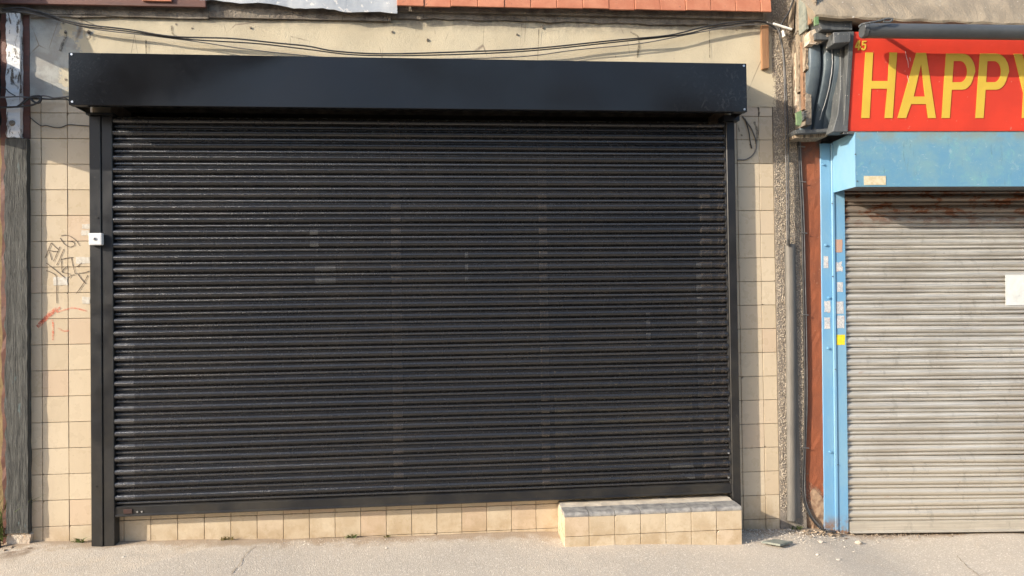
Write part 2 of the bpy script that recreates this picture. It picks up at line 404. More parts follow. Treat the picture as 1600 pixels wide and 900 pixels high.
# ================================================================== THE SETTING
def spaced(a, b, fine0, fine1, step, coarse):
    out = []; x = a
    while x < b:
        out.append(x); x += step if fine0 <= x < fine1 else coarse
    return out+[b]
xs = [-60, -30, -15, -8]+spaced(-4.5, 5.5, -3.0, 4.4, .07, .3)+[8, 15, 30, 60]
ysx = [-3.03, -2.6, -2.1]+spaced(-1.6, .6, -1.3, .4, .06, .15)+[3, 8, 20, 60]
m = MB(); rg = random.Random(3); vv = []
for y in ysx:
    for x in xs:
        n1 = .006*math.sin(x*2.1+y*1.3)+.004*math.sin(x*5.3-y*3.7+1)+rg.uniform(-.0025, .0025)
        lip = .014*sm((y+.12)/.12)*(1 if abs(x) < 2.6 else 0)*(.4+.6*math.sin(x*3.1)**2)
        vv.append((x, y, gz(max(-5, min(5, x)), y)+n1+lip))
nx = len(xs); m.add(vv, [(j*nx+i, j*nx+i+1, (j+1)*nx+i+1, (j+1)*nx+i) for j in range(len(ysx)-1) for i in range(nx-1)])
tag(m.build('pavement', M_pave, smooth=True), 'pale dusty pavement in front of the shops', kind='structure')

mm = MB(); mm.box(-60, 60, -3.16, -3.03, -.35, -.036); tag(mm.build('kerb', M_cement), kind='structure')
M_asph = simple('asphalt', (.055, .054, .052), (.04, .04, .04), 8, .9, .004, 150)
mm = MB(); mm.box(-60, 60, -60, -3.161, -.6, -.0); mm.v = [(x, y, (-.15 if z > -.3 else z)) for x, y, z in mm.v]; tag(mm.build('road', M_asph), kind='structure')

# the terrace across the street: out of the picture, mirrored in the black paint
te = root('brick_terrace', 'row of brick houses across the street, behind the viewer', 'houses', (0, -14, 0))
te.location = (0, 0, 0)
M_brk = simple('dark_red_brick', (.27, .15, .10), (.2, .11, .08), 3, .9); M_rend2 = simple('grey_render', (.5, .48, .45), (.42, .41, .38), 3, .9)
M_slt = simple('roof_slate', (.07, .07, .08), (.05, .05, .055), 4, .7); M_wfr = simple('white_window', (.6, .6, .6), (.5, .5, .5), 4, .5); M_dkg = simple('dark_window_glass', (.02, .022, .025), (.03, .03, .035), 2, .08)
for i in range(11):
    x0 = -28+5.2*i; h_ = 5.3+.25*math.sin(i*2.3); mt_ = M_rend2 if i % 4 == 1 else M_brk
    MB().box(x0, x0+5.18, -20, -16, -.6, h_).build('house_wall', mt_, te)
    MB().sweep([(-15.7, h_-.1), (-18, h_+1.9), (-20.3, h_-.1)], x0, x0+5.18).build('roof', M_slt, te)
    MB().box(x0+.2, x0+.9, -18.4, -17.6, h_+1, h_+3.0).build('chimney', M_brk, te)
    for wx, wz in ((.8, .7), (.8, 3.3), (3.1, 3.3)):
        f_ = MB().box(x0+wx, x0+wx+1.2, -16.001, -15.96, wz, wz+1.4).build('window', M_wfr, te)
        MB().box(x0+wx+.08, x0+wx+1.12, -15.959, -15.95, wz+.08, wz+1.32).build('pane', M_dkg, f_)
    MB().box(x0+3.3, x0+4.2, -16.001, -15.95, -.1, 2.0).build('door', M_wfr if i % 2 else M_slt, te)

# ================================================================== MAIN SHOP WALL
XL, XR = -1.985, 1.835            # shutter opening
wall = root('tiled_shop_wall', 'cream tiled and rendered shop wall around the big black shutter', 'wall', (0, .05, 0))
wall.location = (0, 0, 0)
m = MB(); m.box(-2.60, XL, .010, .30, -.3, 2.700); m.box(XR, 2.16, .010, .30, -.3, 2.700); m.box(XL, XR, .010, .30, -.3, .195)
m.build('grout_bed', M_grout, wall)
# rendered strip over the shutter, gridded so that it is slightly uneven
m = MB(); vv = []; ff = []; gx, gzn = 110, 16
for j in range(gzn+1):
    for i in range(gx+1):
        x = -2.60+4.78*i/gx; z = 2.70+.62*j/gzn
        vv.append((x, -.004+.0022*math.sin(x*7+z*3)+.0012*math.sin(x*19-z*11)+rg.uniform(-.0003, .0003), z))
ff = [(j*(gx+1)+i, j*(gx+1)+i+1, (j+1)*(gx+1)+i+1, (j+1)*(gx+1)+i) for j in range(gzn) for i in range(gx)]
m.add(vv, ff); MB().box(-2.599, 2.157, .012, .3, 2.7005, 3.6).build('masonry', M_dirt, wall)
m.build('render_band', M_render, wall, smooth=True, fix=False)
TILES = {}
def tile(parent, x0, x1, z0, z1, y=0., mat=None, th=.009, axis='y'):
    j = .0016; x0 += j; x1 -= j; z0 += j; z1 -= j
    if x1-x0 < .008 or z1-z0 < .008: return None
    if rg.random() < .10 and x1-x0 > .06 and z1-z0 > .06:          # a chipped corner
        hx, hz = (x1-x0)/2, (z1-z0)/2; c1, c2 = rg.uniform(.007, .02), rg.uniform(.006, .016); fx_, fz_ = rg.choice((-1, 1)), rg.choice((-1, 1))
        q_ = [(-hx, -hz), (hx-c1, -hz), (hx-c1*.45, -hz+c2*.35), (hx-c1*.3, -hz+c2*.7), (hx, -hz+c2), (hx, hz), (-hx, hz)]
        o = MB().prism([(a_*fx_, b_*fz_) for a_, b_ in q_], 0, th+.004).build('tile', mat or M_tile, parent, .0012, loc=((x0+x1)/2, y+rg.uniform(-.0008, .0008), (z0+z1)/2))
        o.rotation_euler = (rg.gauss(0, .0045), 0, rg.gauss(0, .0045)); return o
    key = (round(x1-x0, 3), round(z1-z0, 3), mat.name if mat else '')
    if key not in TILES:
        hx, hz = (x1-x0)/2, (z1-z0)/2
        TILES[key] = MB().box(-hx, hx, -.0, th+.004, -hz, hz).mesh('tile', bevel=.0014)
    o = put('tile', TILES[key], mat or M_tile, parent, ((x0+x1)/2, y+rg.uniform(-.0008, .0008), (z0+z1)/2))
    o.rotation_euler = (rg.gauss(0, .0045), 0, rg.gauss(0, .0045)); return o
TZ = 1.472
rowsL = [2.700]+[TZ+1.147-.154*i for i in range(19)]
colsL = [-2.535, -2.381, -2.2315, -2.0815, XL]
for a, b in zip(rowsL, rowsL[1:]):
    for c0, c1 in zip(colsL, colsL[1:]):
        if a > .0: tile(wall, c0, c1, max(b, -.06), a)
rowsR = [2.706]+[TZ+1.166-.154*i for i in range(19)]
colsR = [XR, 1.9135, 2.0625, 2.157]
for a, b in zip(rowsR, rowsR[1:]):
    for c0, c1 in zip(colsR, colsR[1:]):
        if a > -.05: tile(wall, c0, c1, max(b, -.10), a)
x = XL; k = 0
edges = [XL]+[-1.921+.1553*i for i in range(30)]
for a, b in zip(edges, edges[1:]):
    if a > XR: break
    b = min(b, XR)
    tile(wall, a, b, .1735, .203, y=.001); tile(wall, a, b, .019, .1735, y=0.); tile(wall, a, b, -.136, .019, y=.001)
# drilled holes left in the render
for px, py, r in [(99, 36, 3), (102, 50, 4.5), (138, 50, 5), (124, 28, 2.5), (275, 38, 3), (391, 43, 3), (613, 50, 3.5), (668, 62, 4), (848, 42, 4), (808, 54, 3), (1150, 46, 3), (102, 124, 3), (300, 44, 2.5), (962, 88, 2)]:
    p = P(px, py, -.008); rr = r/520
    mm = MB(); pts = [(p.x+rr*math.cos(q)*rg.uniform(.7, 1.2), p.z+rr*1.2*math.sin(q)*rg.uniform(.7, 1.2)) for q in [i*.785 for i in range(8)]]
    mm.prism(pts, p.y-.001, .004).build('wall_plug', M_dirt, wall)
M_shpaper = simple('bright_white_card', (.52, .52, .50), (.42, .42, .41), 9, .8)
# back of the shop behind the perforated curtain
m = MB(); m.box(-2.3, 2.15, 2.6, 2.7, -.3, 3.0); m.box(-2.4, -2.3, .31, 2.7, -.3, 3.0); m.box(2.15, 2.25, .31, 2.7, -.3, 3.0); m.box(-2.3, 2.15, .31, 2.6, 2.9, 3.0); m.box(-2.3, 2.15, .31, 2.6, .0, .1)
tag(m.build('shop_interior', M_room), 'dim empty room behind the perforated black shutter', kind='structure')
win = root('shop_window', 'dim brown framed window behind the perforated black shutter', 'window', (0, 0, 0))
for x0, x1 in ((-1.95, -1.88), (-.33, -.27), (.63, .68), (1.715, 1.78)): MB().box(x0, x1, .14, .20, .23, 2.62).build('mullion', M_woodin, win, .004)
for z0, z1 in ((.20, .2299), (2.14, 2.20)): MB().box(-1.95, 1.78, .145, .195, z0, z1).build('rail', M_woodin, win, .004)
for x0, x1 in ((-1.878, -.332), (-.268, .628), (.682, 1.713)): MB().box(x0, x1, .165, .169, .232, 2.138).build('glass_pane', M_glass, win)
for nme, lab, px0, py0, px1, py1 in [('taped_paper', 'small white paper seen faintly through the shutter, upper left', 484, 358, 497, 388), ('taped_paper', 'larger grey paper seen faintly through the shutter, left of centre', 492, 412, 524, 444),
      ('taped_strip', 'thin white vertical strip seen through the shutter near its centre', 727, 392, 731, 445), ('taped_strip', 'thin pale strip seen through the shutter right of centre', 1010, 488, 1016, 540),
      ('taped_strip', 'long thin pale strip seen through the shutter near its right jamb', 1092, 400, 1097, 668), ('taped_paper', 'pale slanted paper seen through the shutter, lower right corner', 1050, 712, 1086, 748)]:
    a, b = P(px0, py1, .150), P(px1, py0, .150)
    sl = .05 if py0 == 712 else 0
    o = MB().prism([(a.x, a.z+sl), (b.x, a.z-sl*.4), (b.x-sl*.3, b.z-sl), (a.x-sl*.5, b.z)], .152, .1532).build(nme, M_shpaper); tag(o, lab, 'paper')

o = MB().box(.74, 1.69, .30, .33, .12, 1.02).build('interior_glow_panel', simple('lit_interior_brown', (.46, .33, .23), (.36, .26, .18), 6, .8), None, .003)  # added panel: its pale brown stands in for the lit interior showing through
tag(o, 'pale brown board added behind the shutter to suggest a lit interior, lower right', 'board')

# ================================================================== MAIN ROLLER SHUTTER
sh = root('roller_shutter', 'wide black perforated roller shutter with black box hood, closed', 'roller shutter', (-.07, 0, .03))
sh.location = (0, 0, 0)
HB = -.262
hx0, hx1 = (P(107, 120, HB).x), (P(1167, 140, HB).x)
hz0, hz1 = 2.600, 2.898
m = MB(); prof = []
m.box(hx0, hx1, HB, HB+.004, hz0, hz1)
hood = m.build('hood', M_hood, sh, .0012)
me = MB(); nxh = 90; vv = []; ff = []
MB().box(hx0+.001, hx1-.001, HB+.0042, -.012, hz1-.004, hz1-.0005).build('hood_top', M_hood, hood)
MB().box(hx0+.002, hx1-.002, HB+.0042, HB+.045, hz0+.0005, hz0+.004).build('hood_lip', M_hood, hood)
for x0 in (hx0+.001, hx1-.004): MB().box(x0, x0+.003, HB+.0042, -.012, hz0+.006, hz1-.0045).build('end_plate', M_guide, hood)
for px, py in ((112, 85), (113, 159), (1162, 103), (1163, 171)):
    p = P(px, py, HB); mm = MB(); mm.tube([(p.x, HB-.0035, p.z), (p.x, HB+.001, p.z)], .0065, 10); mm.build('screw', M_steel, hood)
YS = -.053                      # plane of the curtain
PITCHS = (P(190, 242, YS).z-P(190, 772.4, YS).z)/27
def slat_profile_old(p):
    pr = [(.009, 0), (.009, -.0012), (.001, -.0022)]
    for i in range(13):
        t = i/12; pr.append((  .001-.0175*(math.sqrt(max(0, 1.2-(2*t-1)**2))-.447)/.648, -.0024-.047*t))
    pr += [(.0025, -.0500), (.0025, -.0508)]
    for i in range(7):
        t = i/6; pr.append((.001-.0095*(math.sqrt(max(0, 1.1-(2*t-1)**2))-.316)/.733, -.0512-.0208*t))
    pr += [(.009, -.0726), (.009, -.075)]
    return [(y, z*p/.075) for y, z in pr]
def slat_profile(h=.0135, p=.075, nb=12):
    pr = [(.014, 0), (.014, -.0034)]
    for i in range(nb+1):
        t = i/nb; pr.append((.002-(h+.002)*(math.sqrt(max(0, 1.12-(2*t-1)**2))-.346)/.712, -.0036-.0425*t))
    pr += [(.014, -.0465), (.014, -.0530), (.0030, -.0534), (.0010, -.0546), (.0002, -.0575), (.0, -.0630), (.0006, -.0668), (.0026, -.0682), (.014, -.0686), (.014, -.075)]
    return [(y, z*p/.075) for y, z in pr]
def wavy(prof, x0, x1, n, seed, ay, az):
    r = random.Random(seed); k_ = [(r.uniform(.7, 2.6), r.uniform(0, 6.3)) for _ in range(3)]; dents = [(r.uniform(x0, x1), r.uniform(.03, .09), r.uniform(-1, .5)) for _ in range(2)]
    mb = MB().sweep(prof, x0, x1, n, close=False); out = []
    for x_, y_, z_ in mb.v:
        wv = sum(math.sin(f_*x_*2+p_) for f_, p_ in k_)/3
        dn = sum(a_*math.exp(-((x_-c_)/w_)**2) for c_, w_, a_ in dents)
        out.append((x_, y_+ay*(wv-1.4*dn*(1 if y_ < 0 else .2)), z_+az*math.sin(k_[0][0]*x_*1.3+k_[1][1])))
    mb.v = out; return mb.mesh('slat', smooth=True, fix=False)
smes = [wavy(slat_profile(.0185), -1.9425, 1.8055, 60, 60+i, .0011, .0009) for i in range(7)]
ztop = P(190, 242, YS-.01).z+.010
for i in range(-3, 28):
    o = put('slat', smes[rg.randrange(7)], M_slat, sh, (rg.uniform(-.0003, .0003), YS+rg.uniform(-.0012, .0012), ztop-PITCHS*i))
    o.rotation_euler = (rg.gauss(0, .012), rg.gauss(0, .00035), rg.gauss(0, .0002))
zr = ztop-PITCHS*28
br = MB().sweep([(YS-.002, zr), (YS-.012, zr-.004), (YS-.012, zr-.050), (YS-.018, zr-.052), (YS-.018, zr-.062), (YS+.015, zr-.062), (YS+.015, zr)], -1.9425, 1.8055, 1).build('bottom_rail', M_guide, sh, .001)
p = P(200, 803, YS-.013)
MB().box(p.x-.024, p.x+.026, YS-.018, YS-.0125, zr-.046, zr-.018).build('lock_plate', simple('rusty_brown_lock', (.055, .02, .014), (.035, .016, .012), 40, .6), br, .002)
for px in (213, 220): 
    q = P(px, 801, YS-.03); MB().tube([(q.x, YS-.018, zr-.036), (q.x, YS-.0115, zr-.036)], .005, 10).build('rivet', M_steel, br)
# guides: left has two faces (channel and angle), right a single channel
gL = MB().box(-2.0725, -2.008, -.078, -.0015, -.02, 2.585).build('guide', M_guide, sh, .003)
MB().box(-2.0055, -1.944, -.073, -.0015, -.02, 2.585).build('guide_channel', M_guide, gL, .003)
MB().box(-2.080, -1.93, -.10, -.0025, 2.5855, 2.5995).build('guide_cap', M_guide, gL)
gR = MB().box(1.813, 1.868, -.076, -.0015, -.05, 2.585).build('guide', M_guide, sh, .003)
MB().box(1.8065, 1.8125, -.066, -.03, .195, 2.585).build('brush_strip', M_cable, gR)
MB().box(1.79, 1.893, -.10, -.0025, 2.5855, 2.620).build('guide_cap', M_guide, gR)
for py in (633, 671, 708, 746):
    q = P(1139, py, -.072); MB().tube([(q.x-.002, -.074, q.z), (q.x-.002, -.066, q.z)], .006, 8).build('rivet', M_steel, gR)
for px, py in ((152, 340), (150, 760)):
    q = P(px, py, -.08); MB().tube([(q.x, -.082, q.z), (q.x, -.077, q.z)], .005, 8).build('screw', M_guide, gL)
# the dark barrel inside the hood, glimpsed above the curtain
MB().tube([(hx0+.03, -.13, 2.78), (hx1-.03, -.13, 2.78)], .095, 16).build('barrel', M_guide, sh, smooth=False)
ks = root('key_switch', 'small square white key switch fixed to left shutter guide', 'switch', (-2.04, -.08, 1.855))
a, b = P(138.5, 383, -.108), P(159, 364, -.108)
ks.location = (0, 0, 0)
MB().box(a.x, b.x, -.110, -.079, a.z, b.z).build('switch_box', M_white, ks, .006, segs=2)
cxk, czk = (a.x+b.x)/2, (a.z+b.z)/2
MB().tube([(cxk, -.113, czk), (cxk, -.109, czk)], .009, 14).build('key_barrel', M_steel, ks)
MB().box(cxk-.0018, cxk+.0018, -.1145, -.1131, czk-.005, czk+.005).build('key_slot', M_cable, ks)

# ================================================================== TILED STEP
st = root('tiled_step', 'low cream tiled step with grey nosing under right end of black shutter', 'step', (0, 0, 0))
sx0, sx1, sy, sz = .700, 1.795, -.262, .186
MB().box(sx0+.010, sx1-.010, sy+.010, -.006, -.25, sz-.022).build('grout_core', M_grout, st)
ed = [sx0, sx0+.150]+[sx0+.150+.157*i for i in range(1, 6)]+[sx1]
for a, b in zip(ed, ed[1:]):
    tile(st, a, b, .046, .163, y=sy); tile(st, a, b, -.108, .046, y=sy+.0005)
    # rounded nosing pieces
    w_ = (b-a)/2-.0018; h = .024; pr = [(.125, .001), (.018, 0), (.008, -.003), (.002, -.009), (0, -.016), (0, -h), (.125, -h)]
    o = MB().sweep([(y, z) for y, z in pr], -w_, w_).build('nosing_tile', M_nose, st, loc=((a+b)/2, sy-.001+rg.uniform(-.0015, .0015), sz+rg.uniform(-.001, .001)))
for k_, (y0, y1) in enumerate(((sy+.011, sy+.10), (sy+.103, sy+.253))):   # tiles of the left return
    for z0, z1 in ((-.108, .046), (.046, .163)):
        MB().box(sx0+.0005, sx0+.0095, y0, y1, z0+.0016, z1-.0016).build('tile', M_tile, st, .0014)
        MB().box(sx1-.0095, sx1-.0005, y0, y1, z0+.0016, z1-.0016).build('tile', M_tile, st, .0014)
vv = []; mm = MB(); nxx, nyy = 30, 6
for j in range(nyy+1):
    for i in range(nxx+1):
        vv.append((sx0+.004+(sx1-sx0-.008)*i/nxx, sy+.124+(.262-.124-.012)*j/nyy, sz-.001+rg.uniform(-.002, .003)+.006*j/nyy))
mm.add(vv, [(j*(nxx+1)+i, j*(nxx+1)+i+1, (j+1)*(nxx+1)+i+1, (j+1)*(nxx+1)+i) for j in range(nyy) for i in range(nxx)])
mm.box(sx0+.004, sx1-.004, sy+.128, -.012, sz-.024, sz-.006)
mm.build('cement_screed', M_cement, st, fix=False)

# ================================================================== ROOF EDGE OVER THE SHUTTER
th_ = root('hanging_tiles', 'row of orange clay tiles along the roof edge above the shutter', 'roof tiles', (0, 0, 0))
MB().box(-.30, 2.09, -.040, -.012, 3.262, 3.60).build('batten_board', M_dirt, th_)
p0 = P(620, 9, -.085); p1 = P(1205, 19, -.085)
x = p0.x; tw = .1655; me_t = MB().box(-tw/2+.0015, tw/2-.0015, -.006, .006, 0, .26).mesh('tile', bevel=.002)
i = 0
while x+tw < p1.x-.05:
    z = p0.z+(p1.z-p0.z)*((x-p0.x)/(p1.x-p0.x))
    o = put('clay_tile', me_t, M_terra, th_, (x+tw/2, -.085+rg.uniform(-.003, .003), z+rg.uniform(-.003, .003))); o.rotation_euler = (-.10+rg.gauss(0, .012), rg.gauss(0, .004), rg.gauss(0, .01))
    x += tw; i += 1
o = MB().box(x+.0015, p1.x, -.006, .006, 0, .26).build('clay_tile', M_terra, th_, .002, loc=(0, -.085, p1.z)); o.rotation_euler = (-.10, 0, 0)
pb0, pb1 = P(0, 7, -.06), P(322, 11, -.06)
fb = root('timber_fascia_board', 'dark red brown painted board along the roof edge, upper left corner', 'fascia board', (0, 0, 0))
MB().prism([(pb0.x-.3, pb0.z+.004), (pb1.x, pb1.z-.004), (pb1.x, pb1.z+.25), (pb0.x-.3, pb0.z+.25)], -.066, -.045).build('board', M_board, fb, .003)
pz = P(200, 22, -.04)
MB().prism(jag([(-2.72, pz.z+.004), (-1.4, pz.z-.01), (-1.4, 3.6), (-2.72, 3.6)], .006, 8, 4), -.022, -.006).build('soffit', M_dirt, fb)
for px0, px1 in ((222, 268),):
    a, b = P(px0, 1, -.08), P(px1, 2, -.08); MB().box(a.x, b.x, -.080, -.0665, a.z, a.z+.2).build('clay_tile', M_terra, fb, .002)
lf = root('lead_flashing', 'pale grey dressed lead sheet hanging over the roof edge', 'flashing', (0, 0, 0))
a, b = P(312, 4, -.06), P(621, 21, -.06)
q = [P(312, 5, -.115), P(366, 13, -.115), P(470, 17, -.115), P(616, 22, -.115), P(622, 8, -.115)]
mm = MB(); n_ = 34; vv = []
for j in range(2):
    for i in range(n_+1):
        t = i/n_; x = a.x+(b.x-a.x)*t
        zb = a.z+.01+(b.z-a.z-.01)*sm(t*1.1)+.006*math.sin(t*23)+rg.uniform(-.003, .003)
        vv.append((x, -.062+.004*math.sin(t*17)+.008*j*math.sin(t*9), zb if j == 0 else 3.62))
mm.add(vv, [(i, i+1, n_+2+i, n_+1+i) for i in range(n_)])
o = mm.build('lead_sheet', M_lead, lf); o.modifiers.new('thick', 'SOLIDIFY').thickness = .006
MB().box(-1.399, -.305, -.0225, -.012, 3.205, 3.6).build('backing_board', M_dirt, lf)
# crumbling mortar line under the roof edge
mm = MB(); pts0 = [P(px, py, -.03) for px, py in ((45, 25), (330, 24), (480, 27), (640, 27), (900, 34), (1080, 37), (1180, 39))]
pts = smooth_line(pts0, 12)
poly = [(p.x, p.z+rg.uniform(-.007, .005)) for p in pts]+[(pts[-1].x, 3.29), (pts[0].x, 3.29)]
mm.prism(poly, -.018, .0)
tag(mm.build('mortar_fillet', M_dirt), 'dark crumbling mortar line between roof edge and cream render', 'mortar')

# ================================================================== LEFT POST AND WHAT LIES BEYOND
po = root('timber_post', 'old timber post, peeling white above and weathered grey below, left of tiles', 'post', (0, 0, 0))
a = P(12, 215, -.045); zj = a.z
def ragged_board(x0, x1, z0, z1, y0, y1, mat, name, parent, amp, seed, nseg=26):
    r = random.Random(seed); L = []; R_ = []
    for i in range(nseg+1):
        z = z0+(z1-z0)*i/nseg; L.append((x0+r.uniform(-amp, amp), z)); R_.append((x1+r.uniform(-amp*.3, amp*.3), z))
    mm = MB()
    poly = L+R_[::-1]; n2 = len(L)
    vv = [(x, y0+r.uniform(-.002, .003), z) for x, z in L]+[(x, y0+r.uniform(-.002, .003), z) for x, z in R_]+[(x, y1, z) for x, z in L]+[(x, y1, z) for x, z in R_]
    ff = []
    for i in range(nseg):
        ff += [(i, n2+i, n2+i+1, i+1), (2*n2+i, 2*n2+i+1, 3*n2+i+1, 3*n2+i), (i, i+1, 2*n2+i+1, 2*n2+i), (n2+i, 3*n2+i, 3*n2+i+1, n2+i+1)]
    ff += [(0, 2*n2, 3*n2, n2), (n2-1, 2*n2-1, 4*n2-1, 3*n2-1)]
    mm.add(vv, ff); return mm.build(name, mat, parent, fix=True)
xr_ = P(44, 500, -.035).x
ragged_board(-2.565, xr_-.002, .135, zj-.004, -.042, .0, M_tgrey, 'lower_board', po, .008, 1, 40)
ragged_board(-2.555, P(31, 120, -.04).x, zj+.002, 3.20, -.040, .0, M_twhite, 'upper_board', po, .006, 2, 30)
ragged_board(P(31, 120, -.04).x+.002, xr_, zj+.002, 3.20, -.010, .0, M_board, 'side_strip', po, .002, 3, 20)
ragged_board(-2.60, -2.569, .05, 3.2, -.012, .02, M_board, 'rotten_edge', po, .006, 5, 50)
kn = P(18, 192, -.048); MB().tube([(kn.x, -.052, kn.z), (kn.x, -.04, kn.z)], [.014, .018], 9).build('knot', M_dirt, po)
base = MB().prism(jag([(-2.585, -.05), (-2.44, -.05), (-2.432, .12), (-2.47, .145), (-2.56, .14)], .008, 4, 9), -.030, .009)
tag(base.build('broken_plinth', M_chalk), 'crumbling plaster stub under the grey timber post', 'plinth')
ls = root('left_shop_front', 'ochre wall and boxes of the adjoining shop at the far left edge', 'shop front', (-3.5, 0, 0))
ls.location = (0, 0, 0)
MB().box(-6.0, -2.602, .16, .4, -.2, 3.3).build('wall', M_ochre, ls)
lc = root('console_bracket', 'console bracket of the adjoining shop just past the left post', 'bracket', (0, 0, 0))
MB().sweep([(-.06, 2.50), (-.30, 2.585), (-.42, 2.62), (-.40, 2.90), (-.36, 2.945), (.158, 2.945), (.158, 2.50)], -2.80, -2.64).build('scroll_body', M_console, lc, .004)
MB().box(-2.77, -2.66, -.04, .158, 2.946, 3.144).build('neck', M_console, lc)
MB().sweep([(-.285, 3.145), (-.20, 3.47), (.158, 3.62), (.158, 3.145)], -2.81, -2.63).build('cap', M_slab, lc, .004)

# ================================================================== CABLES ON THE MAIN WALL
def cable(name, label, pts, r, mat, ys_=-.045, group=None, n=7, frame=None):
    if frame is None: pp = [P(p[0], p[1], p[2] if len(p) > 2 else ys_) for p in pts]
    else: pp = [MN @ N(p[0], p[1], p[2] if len(p) > 2 else ys_) for p in pts]
    o = MB().tube(smooth_line(pp, 8), r, n).build(name, mat, smooth=True)
    return tag(o, label, 'cable', group)
cable('sagging_cable', 'thick black cable sagging above the hood, topmost of the bundle', [(3, 14), (34, 12), (60, 18), (120, 36), (200, 46), (270, 57), (360, 60), (430, 67), (480, 72), (525, 80), (600, 84), (720, 81), (830, 76), (960, 63), (1045, 55), (1100, 42), (1150, 34), (1192, 33), (1212, 42, -.05)], .0048, M_cable, -.058)
cable('sagging_cable', 'black cable sagging above the hood, middle of the bundle', [(3, 17), (34, 15), (62, 21), (120, 39), (200, 49), (290, 61), (400, 68), (480, 77), (560, 86), (680, 86), (820, 80), (960, 66), (1060, 55), (1110, 44), (1160, 36), (1192, 35), (1214, 46, -.05)], .0042, M_cable, -.052)
cable('sagging_cable', 'thin grey cable that sags lowest and touches the hood top', [(20, 16), (62, 24), (140, 44), (220, 54), (300, 64), (380, 76), (460, 85), (540, 91), (700, 92), (820, 88), (900, 78), (1000, 68), (1080, 53), (1140, 42), (1190, 37)], .0034, M_cableg, -.048)
cable('drop_cable', 'black cable running down the pebbledash beside the batten', [(1240, 0, -.06), (1232, 20, -.06), (1222, 36, -.055), (1218, 52, -.05), (1224, 80, -.05), (1228, 130, -.05), (1231, 200, -.05), (1232, 290, -.05), (1233, 384, -.045)], .0062, M_cable)
cable('drop_cable', 'second black cable beside the first, down the pebbledash', [(1198, 34, -.06), (1214, 44, -.055), (1221, 66, -.05), (1225, 110, -.045), (1227, 200, -.045), (1229, 300, -.045), (1230, 384, -.045)], .0045, M_cableg)
cable('tangled_cable', 'upper grey cable crossing the white post at the left edge', [(-20, 153), (6, 152), (30, 151), (50, 153), (64, 150), (72, 150), (85, 153), (105, 151), (125, 150)], .0045, M_cableg, -.062)
cable('tangled_cable', 'looped black cable hanging on the white post at the left edge', [(-20, 169), (2, 168), (25, 167), (46, 165), (58, 161), (63, 155), (57, 152), (48, 153), (53, 159), (60, 161), (64, 156), (62, 150), (48, 152), (36, 161), (28, 166)], .0058, M_cable, -.066)
cable('tangled_cable', 'thin black cable from post to hood end, second from top', [(30, 164), (44, 154), (60, 154), (84, 155), (100, 153), (108, 157)], .004, M_cable, -.05)
cable('tangled_cable', 'thin wire sloping down across the top of the white post', [(-10, 138), (6, 137), (14, 144), (24, 150)], .003, M_cable, -.06)
cable('loose_wire', 'thin dark wire lying across the left tiles below the hood', [(45, 182), (63, 196), (72, 196), (85, 199), (95, 199), (107, 195), (125, 196), (140, 197)], .0026, M_cable, -.006)
cable('loose_wire', 'curled dark wire hanging on the right tiles below the hood', [(1160, 182), (1168, 192), (1176, 205), (1182, 225), (1178, 240), (1166, 249), (1152, 250)], .004, M_cableg, -.008)
cable('loose_wire', 'short dark wire end dangling on the right tiles', [(1164, 185), (1170, 205), (1172, 220), (1175, 232)], .0034, M_cable, -.01)
bt = P(1193, 40, -.02); bb = P(1194, 108, -.02)
o = MB().prism([(P(1189, 38, -.02).x, bt.z), (P(1200, 38, -.02).x, bt.z+.004), (P(1201, 108, -.02).x, bb.z+.006), (P(1190, 110, -.02).x, bb.z-.004)], -.030, -.006).build('timber_batten', M_batten, None, .002); tag(o, 'short bare timber batten nailed upright beside the roof edge', 'batten')
o = MB().tube([P(1208, 37, -.06), P(1237, 46, -.07)], .008, 10).build('pipe_stub', M_white); tag(o, 'short white plastic pipe stub where the cables bunch', 'pipe')
o = MB().tube([P(1223, 48, -.06), P(1225, 57, -.058)], [.008, .011], 10).build('cable_gland', M_white); tag(o, 'small white insulator hanging among the cables', 'insulator')
cc = root('cable_conduit', 'grey plastic conduit cover running to the ground on the pebbledash', 'conduit', (0, 0, 0))
ca, cb = P(1236, 381, -.03), P(1239, 814, -.03)
mm = MB(); rr = .031; pr = [(rr*math.cos(q), -.012-rr*.9*math.sin(q)) for q in [math.pi*i/10 for i in range(11)]]
vv = [(ca.x+x_, y_, ca.z) for x_, y_ in pr]+[(cb.x+x_, y_, cb.z) for x_, y_ in pr]; n_ = len(pr)
mm.add(vv, [(i, i+1, n_+i+1, n_+i) for i in range(n_-1)]+[tuple(range(n_)), tuple(range(2*n_-1, n_-1, -1))]); mm.build('cover', M_conduit, cc, smooth=False)
MB().box(ca.x-.037, ca.x+.037, -.0135, -.011, cb.z+.01, ca.z-.01).build('flange', M_conduit, cc)

# ================================================================== PEBBLEDASH PIER
pier = root('pebbledash_pier', 'narrow rough pebbledash strip between the tiles and the brown pillar', 'wall', (2.24, 0, 0))
pier.location = (0, 0, 0)
px0, px1 = 2.158, 2.335
MB().box(px0, px1, -.006, .30, -.3, 3.62).build('mortar', M_dash, pier)
mm = MB(); r5 = random.Random(5)
for i in range(11000):
    x = r5.uniform(px0+.002, px1-.002); z = r5.uniform(.06, 3.6)
    s = r5.uniform(.0026, .0054); y = -.006-s*.3
    an = r5.uniform(0, 3); e = r5.uniform(.6, 1.0)
    ax_, az_ = math.cos(an)*s, math.sin(an)*s
    c = Vector((x, y, z)); u_ = Vector((ax_, 0, az_)); v_ = Vector((-az_*e, 0, ax_*e)); w_ = Vector((0, -s*.9, 0))
    mm.add([c+u_, c+v_, c-u_, c-v_, c+w_+u_*r5.uniform(-.3, .3)], [(0, 1, 4), (1, 2, 4), (2, 3, 4), (3, 0, 4)])
tag(mm.build('pebbles', M_pebble, pier, fix=True), kind='stuff')

